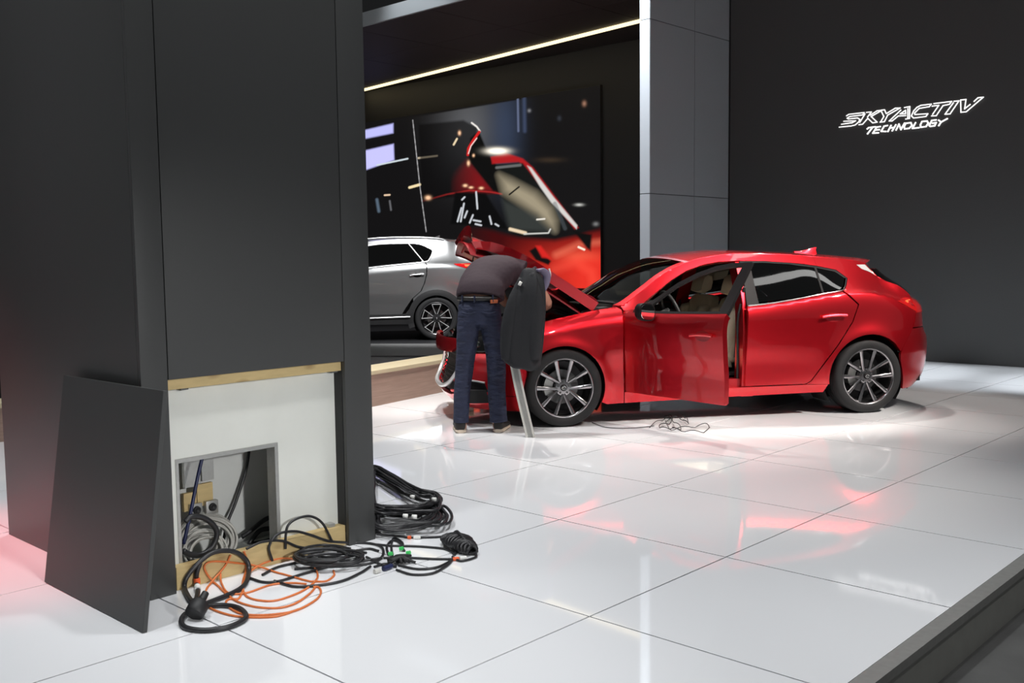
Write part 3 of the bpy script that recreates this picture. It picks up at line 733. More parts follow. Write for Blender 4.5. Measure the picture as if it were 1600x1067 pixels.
# ------------------------------------------------------------------ red hatchback
ANG = math.radians(54.316); CD = np.array([math.cos(ANG), math.sin(ANG), 0]); CN = np.array([CD[1], -CD[0], 0])
CAR_O = np.array([.198, .19, 0])-CN*.87
def red_car():
    car = empty('hatchback_car', tuple(CAR_O), ANG)
    tag(car, 'glossy red hatchback with raised bonnet and open driver door standing on white floor', 'car')
    xs = [-.65, -.3, 0, .4, .9, 1.5, 2.1, 2.45, 2.7, 3.0, 3.2, 3.4]
    hb = [.715, .79, .85, .908, .925, .945, 1.008, 1.055, 1.06, 1.0, .94, .86]
    rx = [-.65, -.3, 0, .3, .5, .73, .90, 1.08, 1.3, 1.6, 2.0, 2.4, 2.7, 2.85, 2.93, 3.10, 3.22, 3.4]
    rh = [.735, .815, .877, .935, .965, 1.095, 1.21, 1.295, 1.352, 1.382, 1.372, 1.345, 1.315, 1.285, 1.17, 1.09, 1.0, .9]
    rt = [.63, .72, .755, .765, .745, .69, .655, .62, .592, .575, .565, .55, .535, .52, .58, .625, .64, .60]
    B = Body([
        (xs, .15, [.74, .80, .82, .83, .832, .835, .84, .84, .84, .80, .74, .62]),
        (xs, .27, [.77, .832, .844, .848, .850, .852, .857, .86, .862, .83, .77, .66]),
        (xs, .44, [.78, .855, .866, .858, .852, .854, .866, .878, .885, .848, .79, .69]),
        (xs, [.52, .58, .62, .62, .62, .62, .62, .62, .62, .62, .62, .62], [.775, .86, .880, .878, .872, .873, .882, .89, .8975, .862, .80, .70]),
        (xs, [.64, .71, .765, .80, .815, .828, .846, .86, .86, .83, .79, .74], [.765, .848, .871, .880, .884, .886, .888, .888, .884, .848, .79, .69]),
        (xs, [h-.035 for h in hb], [.73, .815, .845, .860, .868, .871, .872, .868, .858, .812, .75, .65]),
        (xs, hb, [.68, .765, .80, .826, .838, .842, .841, .83, .80, .735, .69, .60]),
        (rx, rh, rt)], [(0, .315, .34, .018, .065), (2.69, .315, .36, .020, .08)])
    rtF, rhF = Pchip(rx, rt), Pchip(rx, rh)
    FA, RA = (0, .315, .345), (2.69, .315, .368)
    OFFS = 0.0
    DLO_top = [(1.62, 1.312), (1.85, 1.312), (2.06, 1.298), (2.20, 1.284), (2.33, 1.264), (2.50, 1.228)]
    rail = lambda a, b, n: [(float(x), float(rhF(x))) for x in np.linspace(a, b, n)]
    for side in (-1, 1):
        fn = B.fn(side); fl = side > 0
        # fender
        poly = [(-.50, .768)]+rail(-.48, .47, 14)+[(.505, .935), (.494, .87), (.496, .6), (.508, .30), (.512, .17), (.37, .166)] \
            + arc(*FA, -22, 148, 22)+[(-.36, .555), (-.43, .60), (-.50, .63)]
        skin_panel('front_fender', poly, fn, m_red, car, .02, .03, flip=fl)
        # sill
        skin_panel('side_sill', [(.518, .17), (1.4, .185), (2.28, .195), (2.315, .262), (2.12, .264), (1.4, .262), (.516, .262)], fn, m_red, car, .05, .05, flip=fl)
        # rear door
        rd = skin_panel('rear_door', [(1.572, .272), (2.115, .272), (2.16, .295), (2.205, .352), (2.3, .485), (2.40, .62), (2.52, .79), (2.578, .935), (2.45, 1.048), (2.27, 1.026), (2.0, .988), (1.75, .957), (1.585, .943), (1.578, .80)], fn, m_red, car, .02, .03, flip=fl)
        # quarter panel
        poly = [(2.125, .268), (2.17, .291), (2.215, .350), (2.31, .484), (2.41, .62), (2.53, .79), (2.59, .94), (2.468, 1.056), (2.53, 1.105), (2.572, 1.16), (2.50, 1.232), (2.327, 1.268)] \
            + rail(2.327, 2.85, 8)+[(2.885, 1.235), (2.93, 1.17), (3.0, 1.125), (3.10, 1.09), (3.17, 1.045), (3.22, 1.0), (3.205, .9), (3.17, .80), (3.14, .72), (3.06, .61), (2.995, .525)] \
            + arc(*RA, 36, 188, 24)
        skin_panel('quarter_panel', poly, fn, m_red, car, .02, .03, flip=fl)
        skin_panel('spoiler_side', [(2.74, 1.272), (2.835, 1.272), (2.915, 1.175), (2.86, 1.205), (2.775, 1.235)], B.fn(side, .004), m_satin, car, .02, .01, flip=fl)
        # a-pillar and cant rail
        poly = rail(.515, 2.326, 40)+[(2.326, 1.268)]+[(2.20, 1.287), (2.06, 1.301), (1.85, 1.316), (1.60, 1.322), (1.42, 1.315), (1.28, 1.292), (1.12, 1.243), (.97, 1.165), (.82, 1.065), (.68, .972), (.60, .935), (.52, .93)]
        skin_panel('cant_rail', poly, fn, m_red, car, .02, .035, flip=fl)
        # rear glazing
        ft = B.fn(side, -.004)
        skin_panel('pillar_trim', [(1.588, .948), (1.695, .962), (1.710, 1.312), (1.645, 1.314)], ft, m_trim, car, .02, .01, flip=fl)
        g = skin_panel('rear_door_glass', [(1.698, .972), (2.02, 1.004), (2.272, 1.040), (2.30, 1.252), (2.06, 1.285), (1.85, 1.300), (1.712, 1.302)], B.fn(side, -.008), m_privacy, car, .02, 0, flip=fl)
        skin_panel('quarter_glass', [(2.292, 1.043), (2.445, 1.064), (2.50, 1.10), (2.545, 1.16), (2.48, 1.215), (2.320, 1.249)], B.fn(side, -.008), m_privacy, car, .02, 0, flip=fl)
        skin_panel('window_divider', [(2.273, 1.034), (2.291, 1.036), (2.320, 1.262), (2.301, 1.265)], ft, m_trim, car, .02, .012, flip=fl)
        skin_panel('window_frame', [(1.62, 1.302), (1.85, 1.300), (2.06, 1.285), (2.32, 1.249), (2.48, 1.215), (2.545, 1.160), (2.572, 1.160), (2.50, 1.232), (2.33, 1.266), (2.06, 1.300), (1.85, 1.315), (1.62, 1.315)], ft, m_trim, car, .02, .012, flip=fl)
        offset_curve(B.fn(side, .004), [(1.59, .946), (1.8, .964), (2.02, .992), (2.27, 1.031), (2.445, 1.056), (2.50, 1.085), (2.56, 1.155)], .0075, 'chrome_strip', m_chrome, car)
        # handle and its cup
        cup = skin_panel('handle_cup', [(2.35+.075*math.cos(a), .835+.040*math.sin(a)) for a in np.linspace(0, 2*PI, 20, endpoint=False)], B.fn(side, .0015), m_redin, rd, .05, 0, flip=fl)
        offset_curve(B.fn(side, .024), [(2.235, .838), (2.29, .848), (2.38, .853), (2.46, .850)], .012, 'door_handle', m_red, rd)
        # tail lamp
        lp = skin_panel('tail_lamp', [(2.99, .955), (3.06, .972), (3.13, .982), (3.20, .975), (3.212, .93), (3.20, .86), (3.14, .885)], B.fn(side, .006), m_lens, car, .03, .02, flip=fl)
        skin_panel('lamp_element', [(3.10, .955), (3.195, .962), (3.20, .945), (3.11, .94)], B.fn(side, .009), m_lensglow, lp, .03, 0, flip=fl)
        # wheels and liners
        for (s0, h0, R) in (FA, RA):
            arch_liner(car, s0, h0, R+.012, .80, .50, side)
            make_wheel('ten', .318, car, (s0, side*.775, .318), side)
        # b pillar in body colour
        V, Fc = loft_vf([[(s-.05, side*(t-.02), h), (s+.055, side*(t-.02), h), (s+.055, side*(t-.13), h), (s-.07, side*(t-.13), h)] for s, t, h in
                         ((1.60, .84, .18), (1.60, .86, .45), (1.60, .87, .75), (1.615, .82, .97), (1.63, .70, 1.18), (1.635, .62, 1.31))])
        mobj('b_pillar', V, Fc, m_red, car, True, 40)
        offset_curve(lambda a, b: np.stack([a, 0*a+side*.78, b], 1), [(1.53, .30), (1.535, .55), (1.53, .80), (1.555, .96)], .010, 'door_seal', m_plast, car)
        V, Fc = prism_vf([(.50, .25), (2.3, .25), (2.3, .33), (.50, .33)], .70, .80, lambda x, z, y: (x, side*y, z)); mobj('inner_sill', V, Fc, m_redin, car, False)
        V, Fc = prism_vf([(.46, .26), (.50, .26), (.54, .5), (.54, .90), (.42, .90)], .66, .81, lambda x, z, y: (x, side*y, z)); mobj('hinge_pillar', V, Fc, m_redin, car, False)
        V, Fc = prism_vf([(1.62, .30), (2.22, .30), (2.5, .75), (2.5, .93), (1.62, .90)], .68, .74, lambda x, z, y: (x, side*y, z)); mobj('inner_rear_trim', V, Fc, m_interior, car, False)

    # roof, windscreen and header from one arched skin
    bs = Pchip([.5, .8, 1.1, 1.5, 2.2, 2.7, 2.85], [.24, .17, .10, 0, 0, -.12, -.27]); bh = Pchip([.5, .8, 1.1, 1.5, 2.0, 2.5, 2.85], [.02, .035, .04, .036, .030, .035, .030])
    def top(p, v, off=0.0):
        p = np.asarray(p, float); v = np.asarray(v, float); q = 1-np.abs(v)**2.6
        return np.stack([p-bs(p)*(1-v*v), rtF(p)*v, rhF(p)+bh(p)*q+off], 1)
    def rect(a0, a1, b0, b1): return [(a0, b0), (a1, b0), (a1, b1), (a0, b1)]
    skin_panel('roof', rect(1.13, 2.85, -1, 1), top, m_red, car, .04, .03)
    skin_panel('windscreen', rect(.515, 1.125, -.915, .915), lambda p, v: top(p, v, -.004), m_glass, car, .06, 0)
    for sg in (-1, 1):
        skin_panel('a_pillar', rect(.50, 1.13, min(sg*.92, sg), max(sg*.92, sg)), top, m_red, car, .04, .02)
    skin_panel('headliner', rect(1.14, 2.80, -.97, .97), lambda p, v: top(p, v, -.035), m_interior, car, .1, 0)
    offset_curve(lambda p, v: top(p, v, .006), [(.53, -.90), (.525, -.5), (.525, 0), (.525, .5), (.53, .90)], .012, 'windscreen_seal', m_plast, car)
    # shark fin antenna
    def fin():
        rings = []
        for f in np.linspace(0, 1, 9):
            s = 2.43+.20*f; hgt = .062*max(f, .02)**1.5 if f < .97 else .058; w = .028*(1-.35*f)
            base = 1.396-.10*(s-2.43)
            rings.append([(s+.03*f, -w*.9, base-.02), (s+.02*f, -w*.5, base+hgt*.55), (s+.028*f, -.004, base+hgt), (s+.028*f, .004, base+hgt), (s+.02*f, w*.5, base+hgt*.55), (s+.03*f, w*.9, base-.02)])
        V, Fc = loft_vf(rings); return mobj('antenna_fin', V, Fc, m_red, car, True, 40)
    fin()
    # rear: tailgate glass, tailgate, lamps, bumper
    seH = [.15, .3, .5, .6, .72, .80, .9, 1.0, 1.045, 1.09, 1.125, 1.17, 1.235]; seS = [3.06, 3.04, 2.995, 3.055, 3.14, 3.17, 3.205, 3.22, 3.17, 3.10, 3.0, 2.93, 2.885]
    scS = [3.30, 3.47, 3.51, 3.51, 3.45, 3.44, 3.43, 3.38, 3.34, 3.30, 3.26, 3.20, 3.12]
    seF, scF = Pchip(seH, seS), Pchip(seH, scS)
    def rear(v, h, off=0.0):
        v = np.asarray(v, float); h = np.asarray(h, float); se = seF(h); te = B.t(se, h)
        ex = np.where(h < .95, 5.0, 3.2)
        return np.stack([se+(scF(h)-se)*(1-np.abs(v)**ex)+off, te*v, h], 1)
    skin_panel('rear_bumper', rect(-1, 1, .19, .715), rear, m_red, car, .045, .02)
    skin_panel('bumper_insert', rect(-.7, .7, .15, .27), lambda v, h: rear(v, h, .006), m_plast, car, .06, .03)
    skin_panel('tailgate', rect(-.995, .995, .725, .99), rear, m_red, car, .045, .02)
    skin_panel('tailgate_glass', rect(-.99, .99, 1.0, 1.23), rear, m_privacy, car, .045, 0)
    for sg in (-1, 1):
        skin_panel('tail_lamp', rect(min(sg*.55, sg*.995), max(sg*.55, sg*.995), .85, .975), lambda v, h: rear(v, h, .006), m_lens, car, .05, .02)
    offset_curve(lambda v, h: rear(v, h, .015), [(0.0, 1.02), (.35, 1.035), (.6, 1.03)], .009, 'rear_wiper', m_plast, car)
    # front bumper
    feF = Pchip([.12, .3, .45, .55, .62, .70, .78], [-.33, -.335, -.31, -.36, -.50, -.50, -.50])
    fcF = Pchip([.12, .2, .28, .36, .45, .62, .70, .77], [-.76, -.865, -.90, -.88, -.855, -.845, -.84, -.80])
    def front(v, h, off=0.0):
        v = np.asarray(v, float); h = np.asarray(h, float); se = feF(h); te = B.t(se, h)
        return np.stack([se+(fcF(h)-se)*(1-np.abs(v)**3.4)-off, te*v, h], 1)
    ff = lambda o: (lambda v, h: front(v, h, o))
    skin_panel('bumper_lip', [(-1, .13), (1, .13), (1, .255), (.55, .255), (.45, .235), (-.45, .235), (-.55, .255), (-1, .255)], ff(0), m_red, car, .04, .03, flip=True)
    skin_panel('bumper_top', [(-.66, .65), (-.56, .598), (0, .585), (.56, .598), (.66, .65), (.64, .715), (-.64, .715)], ff(.06), m_red, car, .02, .03, flip=True)
    for sg in (-1, 1):
        q = [(1, .26), (1, .50), (.985, .56), (.965, .60), (.80, .595), (.64, .585), (.54, .49), (.455, .365), (.46, .26)]
        skin_panel('bumper_corner', [(sg*a, b) for a, b in q], ff(0), m_red, car, .03, .03, flip=True)
        q = [(.66, .285), (.84, .285), (.80, .365), (.64, .375)]
        fg = skin_panel('fog_recess', [(sg*a, b) for a, b in q], ff(.003), m_trim, car, .04, 0, flip=True)
        offset_curve(ff(.012), [(sg*.65, .372), (sg*.73, .372), (sg*.81, .362)], .008, 'fog_trim', m_satin, fg)
        q = [(.44, .285), (.56, .285), (.55, .345), (.47, .350)]
        skin_panel('lower_vent', [(sg*a, b) for a, b in q], ff(.004), m_trim, car, .03, 0, flip=True)
        q = [(.64, .60), (.80, .61), (.96, .615), (.995, .70), (.99, .752), (.80, .735), (.66, .70)]
        hl = skin_panel('headlamp', [(sg*a, b) for a, b in q], ff(-.012), m_glass, car, .03, 0, flip=True)
        skin_panel('lamp_housing', [(sg*a, b) for a, b in q], ff(-.06), m_trim, hl, .04, 0, flip=True)
        for vv in (.74, .86):
            c = front(np.array([sg*vv]), np.array([.665]), -.04)[0]; V, Fc = lathe_vf([(0, .0), (.022, -.006), (.032, -.012), (.036, -.02), (.036, .03)], 20)
            V = [(c[0]+v[1]+.01, c[1]+v[0]*.8, c[2]+v[2]*.8) for v in V]; mobj('projector', V, Fc, m_chrome, hl)
        offset_curve(ff(.004), [(sg*.74, .597), (sg*.64, .588), (sg*.54, .49), (sg*.465, .375), (sg*.37, .315), (sg*.2, .288), (0, .280)], .019, 'chrome_wing', m_satin, car)
    gr = skin_panel('grille', [(-.62, .58), (-.50, .42), (-.44, .26), (.44, .26), (.50, .42), (.62, .58), (.5, .64), (-.5, .64)], ff(-.05), m_plast, car, .06, 0, flip=True)
    for h_ in np.arange(.28, .65, .035):
        vm = .36 if h_ < .36 else (.45 if h_ < .47 else .54)
        offset_curve(ff(-.03), [(-vm, h_), (-vm/2, h_), (0, h_), (vm/2, h_), (vm, h_)], .005, 'grille_slat', m_trim, gr)
    em = empty('front_emblem_anchor')
    bpy.data.objects.remove(em)
    c = front(np.array([0.0]), np.array([.56]), -.02)[0]
    ring = [(c[0], .065*math.cos(a), c[2]+.05*math.sin(a)) for a in np.linspace(0, 2*PI, 28, endpoint=False)]
    w1 = [(c[0], y, c[2]+z) for y, z in ((-.062, .012), (-.03, .022), (0, -.018), (.03, .022), (.062, .012))]
    V, Fc = join_vf([tube_vf(ring, .007, 6, True), tube_vf(w1, .006, 6)]); mobj('emblem', V, Fc, m_chrome, car)

    # bonnet, raised about its rear hinge
    tw = Pchip([-.86, -.70, -.45, -.2, .1, .32], [.40, .57, .665, .70, .73, .745]); hc = Pchip([-.86, -.72, -.45, 0, .32], [.70, .770, .845, .93, .985])
    HG = np.array([.31, 0, .945])
    def hood(p, v, off=0.0):
        p = np.asarray(p, float); v = np.asarray(v, float); s = .30-p*1.12
        s2 = s+np.where(p > .6, .10*((p-.6)/.4)*v*v, 0)
        return np.stack([s2, tw(s)*v, hc(s)-.075*np.abs(v)**2.4+off], 1)
    hd = skin_panel('bonnet', rect(0, 1, -1, 1), hood, m_red, car, .05, .085, origin=HG)
    for nm, pl, off, mm in (('bonnet_inner_frame', rect(.004, .996, -.985, .985), -.070, m_redin), ('bonnet_pad', rect(.22, .80, -.55, .55), -.078, m_plast)):
        o = skin_panel(nm, pl, lambda p, v, off=off: hood(p, v, off), mm, hd, .06, .012, origin=HG, flip=True); o.location = (0, 0, 0)
    for v_ in (-.72, 0, .72):
        P3 = hood(np.linspace(.08, .92, 8), np.full(8, v_), -.074)-HG; tube('stiffener', P3, .012, m_redin, hd, 8)
    P3 = hood(np.full(9, .93), np.linspace(-.8, .8, 9), -.074)-HG; tube('stiffener', P3, .014, m_redin, hd, 8)
    hd.rotation_euler = (0, math.radians(HOOD_DEG), 0)
    tube('bonnet_prop', [(-.62, .42, .74), (-.52, .42, 1.38)], .006, m_plast, car)

    # engine bay
    V, Fc = prism_vf([(-.66, .22), (.42, .22), (.42, .80), (-.5, .60), (-.66, .56)], -.55, .55, lambda x, z, y: (x, y, z)); mobj('engine_bay', V, Fc, m_plast, car, False)
    ec = box('engine_cover', (-.52, -.30, .60), (.06, .28, .84), m_engine, car, .04)
    box('oil_cap', (-.30, -.16, .84), (-.24, -.10, .862), m_plast, ec, .01)
    box('battery_box', (-.28, .34, .58), (.02, .58, .83), m_engine, car, .02)
    box('fuse_box', (-.50, .36, .56), (-.32, .56, .79), m_plast, car, .02)
    box('air_box', (-.45, -.60, .55), (-.05, -.34, .80), m_engine, car, .03)
    tube('coolant_hose', catmull([(-.70, .2, .60), (-.60, .25, .74), (-.42, .32, .80), (-.2, .30, .86), (.05, .34, .84)], 6), .018, m_plast, car)
    tube('wiring_loom', catmull([(.20, -.5, .86), (.15, -.1, .90), (.18, .3, .88), (.05, .60, .82), (-.3, .62, .74)], 6), .014, m_plast, car)
    V, Fc = prism_vf([(.16, .86), (.58, .86), (.58, .93), (.42, .955), (.20, .93)], -.70, .70, lambda x, z, y: (x, y, z)); cw = mobj('cowl', V, Fc, m_plast, car, False)
    for y0 in (.05, -.55):
        tube('wiper', [(.33, -y0-.1, .955), (.32, -y0-.35, .972), (.34, -y0-.62 if y0 > 0 else -y0-.55, .985)], .008, m_plast, cw)

    # underbody and interior
    V, Fc = prism_vf([(-.80, .20), (.36, .17), (2.35, .19), (3.3, .24), (3.3, .34), (-.80, .30)], -.70, .70, lambda x, z, y: (x, y, z)); mobj('underbody', V, Fc, m_plast, car, False)
    V, Fc = prism_vf([(.45, .34), (3.2, .36), (3.2, .5), (2.4, .5), (2.3, .38), (.6, .36), (.50, .62), (.45, .62)], -.70, .70, lambda x, z, y: (x, y, z)); mobj('cabin_floor', V, Fc, m_interior, car, False)
    rings = []
    for y in np.linspace(-.72, .72, 13):
        k = .02*math.cos(y*4)
        rings.append([(.47, y, .62), (.47, y, .93), (.62, y, .955+k*.3), (.80, y, .94+k), (.93, y, .90+k), (.97, y, .82), (.93, y, .66)])
    V, Fc = loft_vf(rings); db = mobj('dashboard', V, Fc, m_interior, car, True, 40)
    rings = []
    for f in np.linspace(0, 1, 5): rings.append([(.80+.13*f, .36+(.17-.03*f)*math.cos(a), .93+.03*f+(.045)*abs(math.sin(a))*(1-.4*f)) for a in np.linspace(0, PI, 9)])
    V, Fc = loft_vf([[(x, -y, z) for x, y, z in r] for r in rings], False); mobj('instrument_hood', V, Fc, m_plast, db, True)
    # steering wheel
    c = np.array([1.10, -.36, .885]); ax = np.array([.92, 0, .39]); u = np.array([0, 1, 0.]); w = np.cross(ax, u)
    ring = [c+.185*(math.cos(a)*u+math.sin(a)*w) for a in np.linspace(0, 2*PI, 40, endpoint=False)]
    sw = tube('steering_wheel', ring, .016, m_plast, car, 10, True)
    for a in (0, PI, 1.5*PI):
        tube('spoke', [c-ax*.02, c+.18*(math.cos(a)*u+math.sin(a)*w)], [.03, .014], m_chrome if a != 1.5*PI else m_plast, sw)
    tube('column', [c-ax*.02, c-ax*.24], .045, m_plast, sw, 12)
    # seats
    def blob_box(name, prof, half, m, par, rnd=.05, loc=(0, 0, 0)):
        rings = []
        for y, k in ((-half, .82), (-half+rnd*.4, .95), (-half+rnd, 1.0), (half-rnd, 1.0), (half-rnd*.4, .95), (half, .82)):
            cx = sum(p[0] for p in prof)/len(prof); cz = sum(p[1] for p in prof)/len(prof)
            rings.append([(cx+(x-cx)*k+loc[0], y+loc[1], cz+(z-cz)*k+loc[2]) for x, z in prof])
        V, Fc = loft_vf(rings); return mobj(name, V, Fc, m, par, True, 60)
    sb = [(1.46, .50), (1.55, .70), (1.62, .90), (1.66, .985), (1.70, 1.0), (1.76, .985), (1.75, .85), (1.68, .60), (1.62, .44), (1.52, .42)]
    for y in (-.36, .36):
        st = blob_box('front_seat', [(1.00, .46), (1.02, .53), (1.20, .55), (1.45, .53), (1.56, .50), (1.58, .40), (1.02, .38)], .26, m_seat, car, .06, (0, y, 0))
        blob_box('backrest', sb, .25, m_seat, st, .07, (0, y, 0))
        for yy in (-.21, .21):
            blob_box('bolster', [(1.38, .55), (1.47, .72), (1.56, .90), (1.66, .92), (1.60, .70), (1.52, .50)], .05, m_seat, st, .03, (0, y+yy, 0))
        hr = [(1.60, 1.03), (1.615, 1.10), (1.64, 1.175), (1.68, 1.20), (1.73, 1.185), (1.74, 1.12), (1.72, 1.04), (1.66, 1.01)]
        blob_box('headrest', hr, .135, m_seat, st, .07, (0, y, 0))
        for yy in (-.06, .06): tube('headrest_post', [(1.685, y+yy, .96), (1.675, y+yy, 1.06)], .007, m_chrome, st)
        tube('seat_belt', catmull([(1.60, y*2.1, 1.10), (1.58, y*1.95, .9), (1.55, y*1.9, .5)], 5), .012, m_plast, car)
    blob_box('rear_bench', [(2.05, .48), (2.10, .56), (2.40, .56), (2.45, .42), (2.1, .40)], .66, m_seat, car, .06)
    blob_box('rear_backrest', [(2.38, .55), (2.56, 1.0), (2.66, 1.0), (2.52, .52)], .64, m_interior, car, .06)
    # rear view mirror
    box('interior_mirror', (.98, -.12, 1.235), (1.0, .12, 1.29), m_plast, car, .01)

    # front doors: closed on the far side, wide open on the near side
    for side in (-1, 1):
        fl = side > 0; fn = B.fn(side); HGd = np.array([.525, side*.845, .5])
        dp = [(.518, .272), (1.0, .272), (1.558, .272), (1.565, .55), (1.568, .80), (1.575, .943), (1.3, .932), (1.0, .922), (.70, .917), (.545, .922), (.506, .87), (.507, .6)]
        dr = skin_panel('front_door', dp, fn, m_red, car, .02, .05, origin=HGd, flip=fl)
        def sub(name, poly, off, m, depth=.012, step=.05):
            o = skin_panel(name, poly, B.fn(side, off), m, dr, step, depth, origin=HGd, flip=fl); o.location = (0, 0, 0); return o
        sub('lower_flange', [(.53, .262), (1.552, .262), (1.556, .285), (.53, .285)], -.012, m_red, .03)
        top_o = [(.585, .930), (.66, .963), (.80, 1.056), (.95, 1.158), (1.12, 1.238), (1.28, 1.288), (1.42, 1.311), (1.60, 1.318)]
        top_i = [(1.545, 1.286), (1.42, 1.281), (1.28, 1.258), (1.12, 1.207), (.95, 1.124), (.82, 1.030), (.735, .955), (.70, .930)]
        sub('window_frame', top_o+top_i, -.003, m_trim, .02, .03)
        sub('frame_post', [(1.480, .940), (1.574, .945), (1.585, 1.1), (1.615, 1.318), (1.545, 1.318), (1.520, 1.2)], -.003, m_trim, .025)
        sub('window_sill_trim', [(.59, .918), (1.0, .924), (1.3, .934), (1.575, .945), (1.575, .962), (1.3, .950), (1.0, .940), (.66, .936)], .002, m_trim, .02)
        if side > 0:
            sub('window_glass', [(.735, .945), (1.0, .935), (1.5, .945), (1.53, 1.285), (1.42, 1.281), (1.28, 1.258), (1.12, 1.207), (.95, 1.124), (.82, 1.03)], -.01, m_glass, 0)
        cup = sub('handle_cup', [(1.375+.075*math.cos(a), .770+.040*math.sin(a)) for a in np.linspace(0, 2*PI, 20, endpoint=False)], .0015, m_redin, 0)
        offset_curve(B.fn(side, .024), [(1.27, .771), (1.32, .779), (1.41, .783), (1.485, .779)], .012, 'door_handle', m_red, dr, loc0=HGd)
        inner = lambda s, h: np.stack([s, side*(B.t(s, h)-.055-.02*np.exp(-((h-.6)/.12)**2)), h], 1)
        o = skin_panel('inner_trim', [(.56, .29), (1.53, .29), (1.54, .92), (.60, .90)], inner, m_interior, dr, .06, .01, origin=HGd, flip=not fl); o.location = (0, 0, 0)
        # mirror: housing on a short foot, glass looking backwards
        mc = np.array([.845, side*.955, .935])-HGd
        rings = []
        for f, k in ((-.052, .45), (-.045, .75), (-.02, .95), (.015, 1.0), (.034, .97)):
            rings.append([(mc[0]+f, mc[1]+side*.088*k*math.copysign(abs(math.cos(a))**.7, math.cos(a)), mc[2]+.072*k*math.copysign(abs(math.sin(a))**.7, math.sin(a))+.10*(k*.088*math.cos(a))) for a in np.linspace(0, 2*PI, 24, endpoint=False)])
        V, Fc = loft_vf(rings); mobj('door_mirror', V, Fc, m_trim, dr, True, 50)
        V, Fc = loft_vf([[(mc[0]+.0355, p[1]*1.0, p[2]) for p in [(0, mc[1]+(q[1]-mc[1])*.88, mc[2]+(q[2]-mc[2])*.86) for q in rings[-1]]], [(mc[0]+.039, mc[1]+(q[1]-mc[1])*.86, mc[2]+(q[2]-mc[2])*.84) for q in rings[-1]]]); mobj('mirror_glass', V, Fc, m_mirror, dr, False)
        tube('mirror_foot', [mc+np.array([-.01, 0, -.04]), np.array([.80, side*.85, .91])-HGd], [.03, .035], m_trim, dr, 10)
        if side < 0: dr.rotation_euler = (0, 0, -math.radians(DOOR_DEG))
    return car
HOOD_DEG, DOOR_DEG = 44.0, 63.0
RED = red_car()

